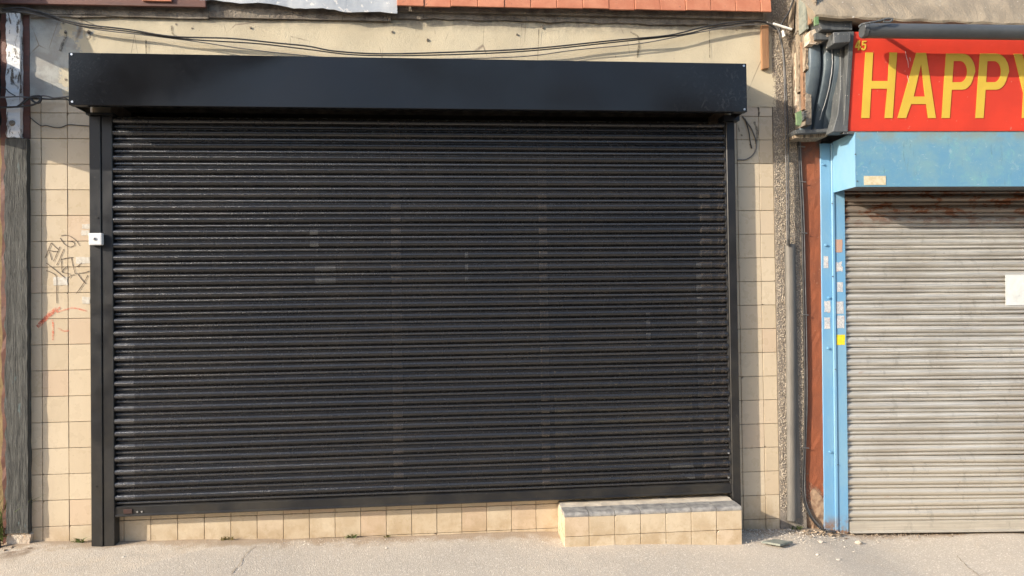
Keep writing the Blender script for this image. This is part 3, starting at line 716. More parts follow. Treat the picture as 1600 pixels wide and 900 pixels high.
# ================================================================== NEIGHBOUR: BROWN PILLAR
br_ = root('brown_pillar', 'brown painted pillar with crumbling base beside the blue shutter guide', 'pillar', mw=MN)
pl, pr_ = N(1246, 500, -.035).x, N(1284, 500, -.035).x
def rough_slab(name, mat, parent, a0, a1, d0, d1, z0, z1, na, nz, amp, seed, basecut=0.):
    r = random.Random(seed); vv = []; 
    for j in range(nz+1):
        for i in range(na+1):
            t = j/nz; z = z0+(z1-z0)*t
            cut = basecut*(1-sm((z-z0)/.16))*r.uniform(.3, 1) if basecut else 0
            vv.append((a0+(a1-a0)*i/na, d0+r.uniform(-amp, amp)+cut, z))
    W = na+1; ff = [(j*W+i, j*W+i+1, (j+1)*W+i+1, (j+1)*W+i) for j in range(nz) for i in range(na)]
    o0 = len(vv); loop = [i for i in range(W)]+[j*W+na for j in range(1, nz+1)]+[nz*W+i for i in range(na-1, -1, -1)]+[j*W for j in range(nz-1, 0, -1)]
    for k in loop: vv.append((vv[k][0], d1, vv[k][2]))
    L = len(loop); ff += [(loop[k], o0+k, o0+(k+1) % L, loop[(k+1) % L]) for k in range(L)]+[tuple(o0+k for k in range(L))]
    return MB().add(vv, ff).build(name, mat, parent)
rough_slab('shaft', M_brown, br_, pl+.03, pr_+.02, -.010, .3, -1.16, N(1260, 214, -.04).z, 6, 60, .0015, 11, .03)
rough_slab('bead', M_brown, br_, pl-.012, pl+.029, -.018, .25, -1.08, N(1260, 214, -.04).z, 3, 50, .0015, 12, .02)
cable('pillar_cable', 'brown black cable clipped down the brown pillar to the ground', [(1247, 212), (1249, 260), (1253, 340), (1255, 430), (1257, 520), (1258, 620), (1257, 690), (1254, 750), (1256, 780), (1264, 803), (1280, 824), (1292, 829, -.1), (1306, 831, -.11)], .0075, M_cable, -.028, frame=1)
cable('pillar_cable', 'thin grey cable beside the thick one on the brown pillar', [(1250, 212), (1252, 260), (1256, 340), (1258, 430), (1260, 520), (1261, 620), (1259, 690), (1257, 750), (1259, 782), (1268, 806), (1284, 826)], .0042, M_cableg, -.028, frame=1)
for i_, (px, py) in enumerate(((1254, 284), (1256, 364), (1258, 492), (1259, 700), (1253, 229))):
    p = MN @ N(px, py, -.034); o = MB().tube([p+Vector((-.022, 0, .002)), p+Vector((.022, 0, -.002))], .0035, 6).build('cable_clip', M_cableg)
    tag(o, 'small clip holding the cables on the brown pillar, %s' % ('second from top', 'third from top', 'fourth from top', 'lowest', 'topmost')[i_], 'clip', 'cable clips on the pillar')

# ================================================================== NEIGHBOUR: GREY SHUTTER WITH BLUE HOOD
ns = root('roller_shutter', 'weathered grey roller shutter with worn blue hood and guide, closed', 'roller shutter', mw=MN)
AE = 1.95                                   # carries on past the right edge of the picture
gx0 = N(1285, 500, -.022).x; gx1 = N(1306, 500, -.022).x; gx2 = N(1322, 500, -.022).x
zb = -1.135
gf = MB().box(gx0, gx1-.022, -.018, .10, zb, N(1290, 224, -.02).z).build('guide_flange', M_blue, ns, .002)
MB().box(gx1-.0215, gx1-.002, -.032, .10, zb, N(1290, 224, -.02).z).build('guide_edge', M_blue, gf, .003)
MB().box(gx1-.0015, gx2, -.024, .05, zb, 1.12).build('guide_channel', M_blue, gf, .002)
for px, py in ((1286, 257), (1290, 383), (1294, 544), (1297, 706), (1295, 465)):
    q = N(px, py, -.02); MB().tube([(q.x, -.030, q.z), (q.x, -.017, q.z)], [.007, .009], 10).build('bolt', M_blue, gf)
for px, py in ((1301, 432), (1300, 318), (1305, 577), (1309, 726)):
    q = N(px, py, -.032); MB().tube([(q.x, -.035, q.z), (q.x, -.031, q.z)], .004, 8).build('screw', M_frame, gf)
ha = N(1336, 250, -.28).x; hzb = N(1336, 292, -.28).z; hzt = N(1336, 207, -.28).z
nh = MB().box(ha, AE, -.282, -.278, hzb, hzt).build('hood', M_bhood, ns, .001)
MB().box(ha+.001, AE, -.2778, .05, hzt-.004, hzt-.001).build('hood_top', M_bhood, nh)
MB().box(ha+.001, AE, -.2778, -.10, hzb+.001, hzb+.004).build('hood_underside', M_frame, nh)
eb, et = N(1304, 301, -.033), N(1300, 222, -.033)
mm = MB(); mm.add([(ha-.001, -.283, hzb), (ha-.001, -.283, hzt), (ha-.026, -.033, et.z), (ha-.026, -.033, eb.z), (ha+.004, -.283, hzb), (ha+.004, -.283, hzt), (ha-.021, -.033, et.z), (ha-.021, -.033, eb.z)],
    [(0, 1, 2, 3), (7, 6, 5, 4), (0, 4, 5, 1), (1, 5, 6, 2), (2, 6, 7, 3), (3, 7, 4, 0)]); mm.build('end_plate', M_blue, nh)
for px, py in ((1334, 241), (1337, 283), (1311, 250), (1322, 262)):
    q = N(px, py, -.284 if px > 1330 else -.18); 
    if px > 1330: MB().tube([(q.x+.01, -.286, q.z), (q.x+.01, -.281, q.z)], .004, 8).build('screw', M_frame, nh)
MB().tube([(ha+.02, -.12, 1.30), (AE, -.12, 1.30)], .10, 14).build('barrel', M_frame, ns)
z_t = N(1325, 321.6, 0).z; z_b = N(1335, 814, 0).z; npitch = 29; pz_ = (z_t-z_b)/npitch
sl0, sl1 = gx2-.012, AE
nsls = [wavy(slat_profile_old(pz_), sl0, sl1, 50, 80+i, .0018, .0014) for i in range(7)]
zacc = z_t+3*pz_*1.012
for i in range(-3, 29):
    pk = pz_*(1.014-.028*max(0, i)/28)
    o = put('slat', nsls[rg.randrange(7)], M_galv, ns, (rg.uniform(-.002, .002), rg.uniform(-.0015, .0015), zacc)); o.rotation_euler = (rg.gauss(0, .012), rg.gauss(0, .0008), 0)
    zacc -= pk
MB().sweep([(.004, 0), (-.018, -.003), (-.018, -.064), (-.040, -.066), (-.040, -.071), (.01, -.071)], sl0+.02, AE).build('bottom_rail', M_galv, ns, .001, loc=(0, 0, z_b+.002))
o = MB().box(N(1350, 283, -.283).x, N(1384, 283, -.283).x, -.2845, -.2825, N(1350, 289, -.283).z, N(1350, 275, -.283).z).build('maker_plate', simple('faded_cream_label', (.62, .54, .38), (.5, .42, .26), 40, .7), None); o.matrix_world = MN
tag(o, 'small faded cream plate on the blue hood, lower left corner', 'label plate')
# wall and reveal behind the neighbour shutter
nb = root('neighbour_wall', 'wall of the shop behind the grey shutter and red sign', 'wall', mw=MN)
MB().box(pl+.03, AE, .301, .5, -1.3, 2.6).build('masonry', M_dirt, nb); MB().box(gx0+.05, AE, .06, .30, 1.12, 2.05).build('lintel', M_dirt, nb); MB().box(pl+.02, gx1, .051, .30, 1.44, 2.5).build('jamb', M_dirt, nb)
def flat_n(name, label, cat, px0, py0, px1, py1, d, mat, amp=.4, seed=0, group=None):
    a, b = N(px0, py1, d), N(px1, py0, d)
    poly = jag([(a.x, a.z), (b.x, a.z), (b.x, b.z), (a.x, b.z)], amp*.002, 3, seed)
    o = MB().prism(poly, d-.0008, d).build(name, mat); o.matrix_world = MN; return tag(o, label, cat, group)
flat_n('paper_notice', 'blank white paper notice stuck on the grey shutter', 'paper', 1571, 429, 1622, 477, -.0205, M_paper, .5, 3)
def printed():
    t = NT('faded_printed_sticker'); c = t.mix(t.ramp(t.noise(40, 4), .4, .6), (.60, .59, .56), (.48, .49, .49))
    c = t.mix(t.math('MULTIPLY', t.ramp(t.noise(1, 2, .5, t.mapped((260, 260, 420))), .54, .60), .75), c, (.12, .13, .16))
    c = t.mix(t.ramp(t.noise(30, 3), .6, .66, 0, .5), c, (.5, .28, .24)); t.col(c); t.rough(.6); return t.m
M_st2 = printed()
M_st3 = simple('yellow_sticker', (.80, .62, .03), (.72, .55, .02), 40, .5, fleck=((.6, .3, .05), 120, .62))
def gingham():
    t = NT('checked_sticker'); c = t.n('ShaderNodeTexChecker'); c.inputs['Scale'].default_value = 150; t.link(t.pos, c.inputs['Vector'])
    c.inputs['Color1'].default_value = (.62, .25, .06, 1); c.inputs['Color2'].default_value = (.25, .3, .35, 1); t.col(c.outputs[0]); t.rough(.6); return t.m
flat_n('sticker', 'narrow white sticker on the blue flange, highest on it', 'sticker', 1287, 400, 1294, 419, -.0185, M_st2, 1, 1)
flat_n('sticker', 'ragged white sticker on the blue flange, middle one', 'sticker', 1288, 470, 1297, 488, -.0185, M_st2, 3, 2)
flat_n('sticker', 'pinkish white sticker on the blue flange, lowest on it', 'sticker', 1288, 496, 1297, 514, -.0185, M_st2, 1, 3)
flat_n('sticker', 'orange checked sticker near the top of the blue guide channel', 'sticker', 1305, 374, 1316, 394, -.0245, gingham(), 1, 4)
flat_n('sticker', 'faded round white sticker below the orange checked one', 'sticker', 1306, 409, 1316, 425, -.0245, M_st2, 4, 5)
flat_n('sticker', 'washed out pale sticker in the middle of the guide channel', 'sticker', 1308, 441, 1317, 456, -.0245, M_st2, 1, 6)
flat_n('sticker', 'white printed sticker above the lowest white one on guide channel', 'sticker', 1307, 471, 1318, 490, -.0245, M_st2, 1, 7)
flat_n('sticker', 'white sticker directly above the yellow one on the guide channel', 'sticker', 1308, 493, 1319, 513, -.0245, M_st2, 1, 8)
flat_n('sticker', 'bright yellow sticker on the blue guide channel', 'sticker', 1307, 523, 1320, 539, -.0245, M_st3, 1, 9)

# ================================================================== NEIGHBOUR: RED SIGN
sB, sT = N(1324, 205, -.27), N(1333, 55, -.362)
sup = (Vector((0, sT.y, sT.z))-Vector((0, sB.y, sB.z))); SH = sup.length; sup.normalize()
snr = Vector((0, sup.z, -sup.y))                      # into the board
so_ = Vector((sB.x, sB.y, sB.z))
MS = MN @ Matrix(((1, snr.x, sup.x, so_.x), (0, snr.y, sup.y, so_.y), (0, snr.z, sup.z, so_.z), (0, 0, 0, 1)))
MSi = MS.inverted()
def S(px, py):                                         # picture point on the sign board, in board axes
    o_, d_ = MSi @ CAM, MSi.to_3x3() @ ray(px, py); t = -o_.y/d_.y; q = o_+d_*t; return (q.x, q.z)
sg = root('shop_sign', 'red shop sign with yellow letters reading HAPPY and number 45', 'sign', mw=MS)
MB().box(0, 2.05, .0, .03, 0, SH+.02).build('board', M_red, sg, .001)
MB().box(-.004, 2.05, -.012, .034, -.018, -.0015).build('bottom_trim', M_frame, sg, .002)
MB().box(-.030, -.0015, -.010, .040, -.018, SH+.02).build('side_trim', M_frame, sg, .002)
def letter(name, loops, parent, th=.0012):
    cu_ = bpy.data.curves.new(name, 'CURVE'); cu_.dimensions = '2D'; cu_.fill_mode = 'BOTH'; cu_.extrude = th
    for lp in loops:
        s_ = cu_.splines.new('POLY'); s_.points.add(len(lp)-1); s_.use_cyclic_u = True
        for k, (x_, z_) in enumerate(lp): s_.points[k].co = (x_, z_, 0, 1)
    tmp = bpy.data.objects.new(name, cu_); me_ = bpy.data.meshes.new_from_object(tmp); bpy.data.objects.remove(tmp)
    for v in me_.vertices: v.co = Vector((v.co.x, -.0022+v.co.z, v.co.y))
    me_.materials.clear()
    return put(name, me_, M_yellow, parent)
Z = lambda x, y: S(1300+x/3.75, y/3.75)
letter('letter_h', [[Z(*p) for p in ((195, 308), (240, 308), (231, 475), (326, 475), (335, 308), (380, 308), (354, 692), (306, 692), (322, 520), (228, 520), (218, 692), (170, 692))]], sg)
letter('letter_a', [[Z(*p) for p in ((492, 310), (550, 310), (607, 692), (560, 692), (549, 610), (462, 610), (433, 692), (382, 692))], [Z(*p) for p in ((477, 566), (543, 566), (520, 378))]], sg)
def pee(dx):
    s_ = lambda x, y: Z(x+dx, y)
    out = [s_(667, 314), s_(770, 314)]+[s_(768+70*math.cos(q), 420-106*math.sin(q)) for q in [rad(a_) for a_ in range(75, -76, -15)]]
    out = [s_(667, 314), s_(762, 314)]+[s_(762+(76-(8 if q < 0 else 0))*math.cos(q), 420-106*math.sin(q)) for q in [rad(a_) for a_ in range(75, -91, -15)]]+[s_(700, 526), s_(688, 692), s_(640, 692)]
    inn = [s_(711, 358), s_(750, 358)]+[s_(750+40*math.cos(q), 420-62*math.sin(q)) for q in [rad(a_) for a_ in range(75, -91, -15)]]+[s_(703, 482)]
    return [out, inn]
letter('letter_p', pee(0), sg); letter('letter_p', pee(198), sg)
letter('letter_y', [[Z(*p) for p in ((1063, 316), (1112, 316), (1160, 470), (1222, 316), (1270, 316), (1168, 545), (1158, 692), (1110, 692), (1119, 545))]], sg)
letter('number_four', [[Z(*p) for p in ((152, 237), (163, 237), (161, 272), (168, 272), (167, 281), (160, 281), (159, 295), (150, 295), (151, 281), (133, 281), (134, 271))], [Z(*p) for p in ((152, 272), (153, 252), (142, 272))]], sg)
letter('number_five', [[Z(*p) for p in ((177, 239), (201, 239), (200, 247), (184, 247), (183, 257), (191, 256), (198, 261), (200, 273), (196, 288), (187, 296), (176, 295), (170, 288), (171, 281), (179, 281), (184, 287), (190, 282), (192, 272), (188, 265), (182, 265), (178, 268), (173, 266))]], sg)
for pts_ in ([(1414, 80), (1416, 90), (1418, 96), (1419, 106)], [(1421, 90), (1422, 96)], [(1417, 118), (1420, 130)]):
    q_ = [Z((a_-1300)*3.75, b_*3.75) for a_, b_ in pts_]; L_ = []
    for x_, z_ in q_: w_ = rg.uniform(.0006, .0016); L_ += [(x_-w_, -.0040, z_), (x_+w_, -.0040, z_)]
    MB().add(L_, [(2*i, 2*i+1, 2*i+3, 2*i+2) for i in range(len(q_)-1)]).build('scratch', M_paper, sg, fix=False)
# rolled blind / lamp tube in front of the sign top
aw = root('awning_roll', 'dark grey rolled tube mounted along the top of the red sign', 'awning', mw=MN)
dA = -.50; c0 = N(1354, 48, dA); c1 = N(1600, 51, dA)
sl_ = (c1.z-c0.z)/(c1.x-c0.x); ra = .043
MB().tube([(c0.x, dA, c0.z), (AE, dA, c0.z+sl_*(AE-c0.x))], ra, 24, cap=False).build('roll', M_tube, aw, smooth=True)
MB().tube([(c0.x-.028, dA, c0.z+.001), (c0.x-.0015, dA, c0.z)], [.043, .047], 16).build('end_cap', M_tube, aw, .003)
MB().tube([(c0.x+.16, -.36, c0.z+.03), (c0.x+.16, dA+.03, c0.z+.01)], .012, 8).build('bracket', M_frame, aw)
cw = [N(1342, 42, -.56), N(1347, 38, -.56), N(1356, 36, -.57), N(1372, 33, -.565), N(1380, 31, -.56), N(1386, 29, -.56), N(1394, 30, -.56), N(1390, 34, -.562), N(1380, 34, -.562)]
o = MB().tube(smooth_line(cw, 6), .006, 7).build('cord', M_frame, aw)
# felted canopy slab above
cp = root('canopy_slab', 'beige rough felted canopy slab above the red sign', 'canopy', mw=MN)
DF = -.43
e0, e1 = N(1274, 23, DF), N(1600, 37, DF)
mm = MB(); vv = []; na_ = 60; sl_ = (e1.z-e0.z)/(e1.x-e0.x); r9 = random.Random(9)
rowsd = [(-.30, -.012), (DF+.005, -.012), (DF, 0.), (DF+.012, .03), (-.37, .12), (-.31, .22), (-.24, .34), (-.18, .45), (-.0, .55), (-.0, -.012)]
for d_, dz in rowsd:
    xl_ = N(1274-26*sm(max(0, dz)/.12), 23-230*dz, d_).x if d_ < -.05 else -.30
    for i in range(na_+1):
        t = i/na_; x_ = xl_+(AE+.1-xl_)*t
        vv.append((x_, d_+r9.uniform(-.002, .002), e0.z+sl_*(x_-e0.x)+dz+r9.uniform(-.002, .002)+(.004*math.sin(x_*31) if dz <= .03 else 0)))
W = na_+1; L = len(rowsd)
ff = [(j*W+i, j*W+i+1, ((j+1) % L)*W+i+1, ((j+1) % L)*W+i) for j in range(L) for i in range(na_)]+[tuple(j*W for j in range(L)), tuple(j*W+na_ for j in reversed(range(L)))]
mm.add(vv, ff).build('felt_slab', M_slab, cp)
MB().box(e0.x+.04, AE, -.335, .0, e0.z-.115, e0.z-.075).build('soffit_board', M_frame, cp)

# ================================================================== CONSOLE BRACKET BETWEEN THE TWO SHOPS
cs = root('console_bracket', 'slate blue fluted console bracket left of the red sign', 'bracket', mw=MN)
k0, k1 = N(1259, 130, -.20).x, N(1317, 130, -.22).x
zt_, zb_ = N(1285, 66, -.26).z, N(1285, 203, -.14).z
vv = []; NA, NZ = 40, 24
for j in range(NZ+1):
    t = j/NZ; z = zb_+(zt_-zb_)*t
    dep = -.10-.155*sm(t*1.25)-.012*math.sin(t*math.pi)
    for i in range(NA+1):
        u = i/NA
        fl = .010*abs(math.sin(u*math.pi*3))**.6
        gr = .05*math.exp(-((u-.36)/.030)**2)+.028*math.exp(-((u-.66)/.012)**2)
        vv.append((k0+(k1-k0)*u, dep-fl+gr*(.5+.5*t), z))
W = NA+1; o0 = len(vv)
ff = [(j*W+i, j*W+i+1, (j+1)*W+i+1, (j+1)*W+i) for j in range(NZ) for i in range(NA)]
loop = list(range(W))+[j*W+NA for j in range(1, NZ+1)]+[NZ*W+i for i in range(NA-1, -1, -1)]+[j*W for j in range(NZ-1, 0, -1)]
for k in loop: vv.append((vv[k][0], .04, vv[k][2]))
Lk = len(loop); ff += [(loop[k], o0+k, o0+(k+1) % Lk, loop[(k+1) % Lk]) for k in range(Lk)]+[tuple(o0+k for k in range(Lk))]
MB().add(vv, ff).build('fluted_body', M_console, cs, smooth=False)
def npoly(name, pts, d, thick, mat, parent, bevel=.002, amp=0., seed=1, n=3):
    q = [N(px, py, d) for px, py in pts]; poly = [(a.x, a.z) for a in q]
    if amp: poly = jag(poly, amp, n, seed)
    return MB().prism(poly, d, d+thick).build(name, mat, parent, bevel)
cv = []
for j in range(3, 23):
    t = j/24; z = zb_+(zt_-zb_)*t; dep = -.10-.155*sm(t*1.25)-.012*math.sin(t*math.pi)
    a_ = k0+(k1-k0)*(.60-.10*(1-sm(t*2.2)))+rg.uniform(-.0012, .0012); w_ = .0012+.0022*math.sin(t*math.pi*1.05)*rg.uniform(.4, 1)
    cv += [(a_-w_, dep-.0135, z), (a_+w_, dep-.0135, z)]
MB().add(cv, [(2*i, 2*i+1, 2*i+3, 2*i+2) for i in range(19)]).build('crack_filler', M_white, cs, fix=False)
npoly('cap_block', [(1302, 50), (1330, 49), (1329, 66), (1303, 68)], -.40, .12, M_frame, cs, .004)
npoly('cap_block', [(1292, 51), (1302, 52), (1302, 58), (1292, 57)], -.34, .10, M_chalk, cs, .003)
npoly('bed_mould', [(1242, 203), (1306, 200), (1300, 206), (1244, 209)], -.19, .2, M_frame, cs, .003, .002, 7)
npoly('bed_mould', [(1241, 210), (1298, 207), (1290, 214), (1242, 216)], -.15, .19, M_splint, cs, .003, .003, 8)
npoly('end_board', [(1315, 66), (1333, 57), (1325, 206), (1301, 206), (1309, 178), (1313, 140), (1313, 90)], -.285, .10, M_frame, cs, .003)
npoly('top_board', [(1276, 28), (1332, 31), (1332, 47), (1300, 47), (1284, 46)], -.38, .30, M_frame, cs, .003)
# broken timber and plaster at the party line
bkr = root('broken_casing', 'splintered timber casing and slate at the joint left of console bracket', 'broken casing', mw=MN)
def side_board(name, a_, d0, d1, z0, z1, mat, seed, amp=.006, th=.014):
    r = random.Random(seed); nz = 22; vv = []
    for j in range(nz+1):
        t = j/nz; z = z0+(z1-z0)*t; e = amp*(1 if j % 2 else .4)
        da, db = d0+r.uniform(-e, e), d1+r.uniform(-e, e)*.6
        off = r.uniform(-.002, .002)
        vv += [(a_+off, da, z+r.uniform(-.004, .004)), (a_+off*.5, db, z+r.uniform(-.004, .004)), (a_+th, db, z), (a_+th, da, z)]
    ff = [(4*j+k, 4*j+(k+1) % 4, 4*j+4+(k+1) % 4, 4*j+4+k) for j in range(nz) for k in range(4)]+[(0, 1, 2, 3), (4*nz+3, 4*nz+2, 4*nz+1, 4*nz)]
    return MB().add(vv, ff).build(name, mat, bkr)
ak = k0-.016; zA = N(1250, 62, -.15).z; zM = N(1250, 130, -.15).z; zB = N(1250, 200, -.1).z
side_board('splintered_board', ak, -.245, -.195, zM+.06, zA+.02, M_splint, 31, .007)
side_board('splintered_board', ak+.003, -.192, -.150, zM-.18, zA-.02, M_orange, 32, .006)
side_board('splintered_board', ak-.004, -.146, -.100, zM-.05, zA+.05, M_splint, 33, .008)
side_board('splintered_board', ak+.002, -.096, -.060, zM-.20, zA-.06, M_chalk, 34, .008)
side_board('splintered_board', ak-.002, -.056, -.018, zB+.10, zA+.02, M_splint, 35, .008)
side_board('splintered_board', ak+.004, -.20, -.11, zB+.03, zM-.19, M_frame, 36, .006)
side_board('splintered_board', ak-.010, -.40, -.345, zA+.05, zA+.20, M_splint, 37, .006)
side_board('splintered_board', ak-.006, -.34, -.29, zA+.04, zA+.25, M_orange, 38, .006)
side_board('slate_piece', ak-.012, -.285, -.17, zA+.02, zA+.36, M_slate, 39, .008)
side_board('splintered_board', ak-.004, -.165, -.12, zA+.06, zA+.36, M_splint, 40, .006)
npoly('plaster_lump', [(1266, 48), (1284, 45), (1288, 60), (1283, 66), (1274, 68), (1264, 68)], -.31, .08, M_chalk, bkr, 0, .006, 24, 4)
npoly('plaster_lump', [(1240, 64), (1246, 62), (1246, 84), (1241, 100), (1243, 112), (1239, 120), (1238, 90)], -.04, .05, M_chalk, bkr, 0, .005, 25, 4)
npoly('timber_sliver', [(1232, 40), (1239, 4), (1242, 0), (1240, 44), (1236, 46)], -.06, .03, M_splint, bkr, 0, .002, 26, 3)
MB().box(ak+.015, ak+.05, -.20, .05, zB, zA+.35).build('backing', M_dirt, bkr)
npoly('moss_patch', [(1244, 176), (1252, 172), (1254, 184), (1250, 197), (1245, 194)], -.252, .02, M_algae, bkr, 0, .003, 27, 3)
npoly('moss_patch', [(1274, 26), (1279, 25), (1280, 38), (1274, 39)], -.452, .02, M_algae, bkr, 0, .002, 28, 3)

# ================================================================== MARKS ON THE LEFT TILES
def ribbon(mm, pts, wd, y=-.0028):
    pp = [Vector((p.x, 0, p.z)) for p in pts]; k = len(pp); L_ = []
    for i, p in enumerate(pp):
        t = (pp[min(i+1, k-1)]-pp[max(i-1, 0)]); t.normalize(); nrm = Vector((-t.z, 0, t.x))*wd*rg.uniform(.7, 1.15)
        L_ += [(p.x+nrm.x, y, p.z+nrm.z), (p.x-nrm.x, y, p.z-nrm.z)]
    mm.add(L_, [(2*i, 2*i+1, 2*i+3, 2*i+2) for i in range(k-1)])
G = lambda x, y: P(60+x/5.29, 350+y/5.29, -.003)
mm = MB()
for st_ in [[(105, 155), (80, 220), (55, 280)], [(105, 155), (140, 190), (165, 210)], [(75, 215), (120, 225), (165, 228)], [(90, 225), (110, 298)], [(178, 188), (150, 250), (125, 308)], [(208, 208), (180, 280), (150, 340)],
            [(188, 288), (192, 350), (195, 395)], [(190, 292), (235, 282), (290, 275)], [(272, 280), (285, 340), (305, 415)], [(242, 345), (196, 395), (258, 412)], [(65, 322), (140, 380), (225, 448)], [(65, 385), (110, 402), (150, 440), (150, 560), (153, 655)],
            [(300, 420), (270, 425), (250, 445)], [(320, 405), (360, 460), (392, 493)], [(408, 425), (360, 510), (312, 575)], [(330, 408), (380, 402), (424, 388)], [(360, 320), (318, 355)],
            [(180, 115), (215, 165), (262, 190), (300, 172), (285, 148), (240, 140)], [(185, 100), (215, 92), (260, 100), (310, 135), (340, 178)]]:
    ribbon(mm, smooth_line([G(*p) for p in st_], 4), .0021)
tag(mm.build('marker_graffiti', M_ink, fix=False), 'thin black marker scrawl on the cream tiles left of the shutter', 'graffiti')
mm = MB()
for st_, wd in [([(-10, 850), (40, 800), (90, 750), (150, 700)], .012), ([(0, 830), (60, 770), (180, 690)], .006), ([(115, 790), (122, 850), (118, 960)], .005), ([(150, 730), (230, 705), (300, 695), (400, 720)], .004), ([(160, 860), (210, 885), (250, 880)], .004)]:
    ribbon(mm, smooth_line([G(*p) for p in st_], 5), wd, -.0024)
tag(mm.build('spray_graffiti', M_redspray, fix=False), 'faded red spray marks on the tiles below the black scrawl', 'graffiti')
mm = MB()
for st_, wd in [([(1184, 168), (1186, 174), (1185, 182)], .006), ([(1172, 225), (1174, 232)], .006), ([(1153, 196), (1155, 206)], .004), ([(1158, 210), (1159, 213)], .006), ([(1178, 190), (1183, 205), (1181, 225)], .008)]:
    ribbon(mm, smooth_line([P(a_, b_, 0) for a_, b_ in st_], 4), wd, -.0028)
tag(mm.build('black_smears', M_soot, fix=False), 'black drips and smears on the right tiles under the hood end', 'stain')
mm = MB()
for st_, wd in [([(102, 50), (102, 58), (97, 70), (94, 80)], .008), ([(138, 50), (141, 58), (136, 62)], .007), ([(122, 28), (160, 44)], .004), ([(228, 62), (229, 90)], .006), ([(268, 40), (272, 55), (300, 62)], .005), ([(985, 50), (998, 60), (996, 90)], .006), ([(1108, 28), (1109, 90)], .003), ([(842, 45), (840, 95)], .003)]:
    ribbon(mm, smooth_line([P(a_, b_, -.01) for a_, b_ in st_], 4), wd, -.0105)
tag(mm.build('rust_runs', M_soot, fix=False), 'dark runs and cracks on the cream render above the hood', 'stain')
for k, (x0, y0, x1, y1, lab) in enumerate([(360, 0, 425, 40, 'torn white sticker remnant on tiles just above the key switch'), (355, 50, 418, 95, 'faint white sticker remnant touching the key switch'), (308, 272, 425, 326, 'torn white sticker beside the guide under the black scrawl'), (122, 438, 240, 508, 'torn white sticker in the middle of the black scrawl'), (360, 602, 425, 658, 'small square white sticker beside the guide, lowest on tiles')]):
    a, b = G(x0, y1), G(x1, y0)
    o = MB().prism(jag([(a.x, a.z), (min(b.x, -2.0735), a.z), (min(b.x, -2.0735), b.z), (a.x, b.z)], .003, 4, k+40), -.0022 if k != 1 else -.0019, .001).build('torn_sticker', M_torn)
    tag(o, lab, 'sticker')

# ================================================================== GROUND DETAILS
def tuft(name, label, px, py, hgt, nbl, mat, seed, spread=.05, y=None, cat='weed'):
    r = random.Random(seed); p = P(px, py, -.012); p.z = gz(p.x, p.y)+.004
    if y is not None: p = Vector(y)
    mm = MB()
    for i in range(nbl):
        a_ = r.uniform(0, 6.28); l_ = hgt*r.uniform(.5, 1.1); bx = p+Vector((r.uniform(-spread, spread)*.6, r.uniform(-.012, .004), 0))
        dr = Vector((math.cos(a_)*.7, -abs(math.sin(a_))*.6, 1)).normalized(); sd_ = Vector((-math.sin(a_), math.cos(a_)*.4, 0))*r.uniform(.002, .0045)
        mid = bx+dr*l_*.55; tip = bx+dr*l_+Vector((math.cos(a_)*l_*.4, -.01, -l_*.15))
        mm.add([bx-sd_, bx+sd_, mid+sd_*1.2, tip, mid-sd_*1.2], [(0, 1, 2, 4), (4, 2, 3)])
    return tag(mm.build(name, mat, fix=False), label, cat)
tuft('grass_tuft', 'green grass tuft at the foot of the left tiles beside the guide', 125, 845, .075, 34, M_leaf, 1)
tuft('grass_tuft', 'sparse dry weed at the foot of the riser under the shutter', 356, 846, .05, 26, M_dry, 2, .07)
tuft('grass_tuft', 'small yellow green weed at the riser, nearest the middle', 547, 840, .045, 24, M_leaf, 3, .05)
tuft('grass_tuft', 'tiny dry sprig at the riser, right of the middle weed', 606, 838, .03, 12, M_dry, 4, .03)
tuft('grass_tuft', 'small green weed at the foot of the grey conduit', 1244, 826, .05, 22, M_leaf, 5, .05)
for k, (x_, y_) in enumerate(((-2.68, .08), (-2.64, .13), (-2.62, .02))):
    tuft('weed_clump', 'green weeds at the far left edge, %s clump' % ('outermost', 'rearmost', 'nearest the post')[k], 0, 0, (.34, .42, .2)[k], (60, 70, 40)[k], M_leaf, 20+k, .12, (x_, y_, gz(x_, y_)))
pp = [Vector((-2.75, -.03, .22)), Vector((-2.64, -.05, .17)), Vector((-2.60, -.06, .10)), Vector((-2.60, -.06, .03))]
tag(MB().tube(smooth_line(pp, 6), .014, 9).build('black_pipe', M_cable, smooth=True), 'bent black plastic pipe in the weeds at the left edge', 'pipe')
def stone(name, label, px, py, s, mat, seed, flat=.6, cat='stone'):
    r = random.Random(seed)
    d = ray(px, py); t = (EYE+.03)/-d.z; q = CAM+d*t; q.z = gz(q.x, q.y)+s*flat*.3
    bm = bmesh.new(); bmesh.ops.create_icosphere(bm, subdivisions=1, radius=s)
    for v in bm.verts: v.co = Vector((v.co.x*r.uniform(.8, 1.4), v.co.y*r.uniform(.7, 1.1), v.co.z*flat*r.uniform(.7, 1.1)))
    me_ = bpy.data.meshes.new(name); bm.to_mesh(me_); bm.free()
    return tag(put(name, me_, mat, None, q), label, cat)
M_st = simple('pale_stone', (.62, .56, .47), (.48, .42, .34), 40, .85)
stone('pale_stone', 'pale pebble on the pavement at lower left', 193, 889, .013, M_st, 1)
stone('pale_stone', 'pale pebble on pavement below the left part of the riser', 604, 866, .010, M_st, 2)
stone('pale_stone', 'brown clod at the foot of the step', 980, 856, .012, M_dirt, 3)
stone('pale_stone', 'white stone by the cable end under the blue guide', 1283, 839, .017, M_st, 4)
stone('pale_stone', 'brown stone at the left foot of the grey shutter', 1341, 833, .022, M_cement, 5)
stone('pale_stone', 'long white chip on the pavement before the grey shutter', 1310, 866, .015, M_st, 6, .25)
stone('pale_stone', 'white pebble on the pavement before the blue guide', 1277, 861, .011, M_st, 7)
d_ = ray(1216, 853); q = CAM+d_*((EYE+.05)/-d_.z)
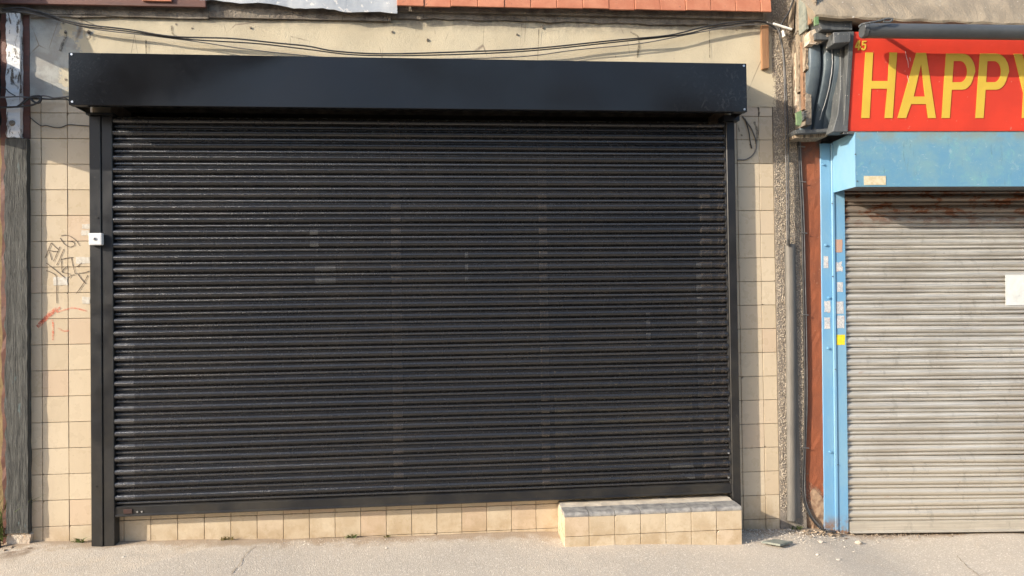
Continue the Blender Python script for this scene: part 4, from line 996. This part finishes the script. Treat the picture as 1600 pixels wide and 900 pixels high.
o = MB().prism(jag([(-.085, -.05), (.03, -.06), (.09, .03), (-.04, .055)], .006, 3, 3), -.006, .006).build('slate_fragment', M_slate, None, .001)
o.rotation_euler = (rad(90-4), rad(3), rad(20)); o.location = (q.x, q.y, gz(q.x, q.y)+.016); tag(o, 'broken greenish slate lying on the pavement by the step', 'slate')
mm = MB(); r8 = random.Random(8)
def chip(x, y, s):
    c = Vector((x, y, gz(x, y)+s*.4)); 
    k = [c+Vector((r8.uniform(-1, 1)*s, r8.uniform(-1, 1)*s, r8.uniform(-.5, .8)*s)) for _ in range(5)]
    mm.add(k, [(0, 1, 2), (0, 2, 3), (0, 3, 1), (4, 2, 1), (4, 3, 2), (4, 1, 3)])
for i in range(1500): chip(r8.uniform(-2.6, 3.9), -abs(r8.gauss(0, .07))-.01, r8.uniform(.0015, .005))
for i in range(700): chip(r8.uniform(1.82, 2.5), -abs(r8.gauss(0, .13))-.01, r8.uniform(.002, .008))
for i in range(900): chip(r8.uniform(-3, 4), r8.uniform(-1.1, -.05), r8.uniform(.001, .004))
tag(mm.build('grit', M_st, fix=True), 'loose grit and crumbs of mortar along the foot of the wall', kind='stuff')
mm = MB()
for i in range(150): chip(r8.uniform(-2.68, -2.36), -abs(r8.gauss(0, .05))-.005, r8.uniform(.004, .016))
for i in range(110): chip(r8.uniform(2.28, 2.56), -abs(r8.gauss(0, .045))-.03, r8.uniform(.004, .017))
for i in range(170): chip(r8.uniform(2.6, 4.0), -.04-abs(r8.gauss(0, .02))-(.072*(0)), r8.uniform(.003, .010))
for i in range(60): chip(r8.uniform(2.62, 3.9), -.10-abs(r8.gauss(0, .03)), r8.uniform(.003, .009))
tag(mm.build('rubble', M_rub, fix=True), 'crumbled plaster and brick along the foot of the pillar and post', kind='stuff')
# trench patch seam and a crack in the pavement
mm = MB()
for st_, wd in [([(397, 855), (385, 866), (372, 884), (360, 899)], .0026), ([(1495, 868), (1510, 884), (1530, 899)], .003), ([(1528, 899), (1560, 893), (1600, 891)], .003)]:
    pts = []
    for a_, b_ in st_:
        d = ray(a_, b_); t = EYE/-d.z; q = CAM+d*t
        for _ in range(4): t = (EYE-gz(q.x, q.y))/-d.z; q = CAM+d*t
        pts.append(q)
    pts = smooth_line(pts, 8); L_ = []
    for i, p in enumerate(pts):
        n1 = .006*math.sin(p.x*2.1+p.y*1.3)+.004*math.sin(p.x*5.3-p.y*3.7+1)
        ww = wd*rg.uniform(.4, 1.3); z = gz(p.x, p.y)+n1+.004; jx = rg.uniform(-.004, .004); L_ += [(p.x-ww+jx, p.y, z), (p.x+ww+jx, p.y, z)]
    mm.add(L_, [(2*i, 2*i+1, 2*i+3, 2*i+2) for i in range(len(pts)-1)])
tag(mm.build('pavement_cracks', M_crack, fix=False), kind='structure')
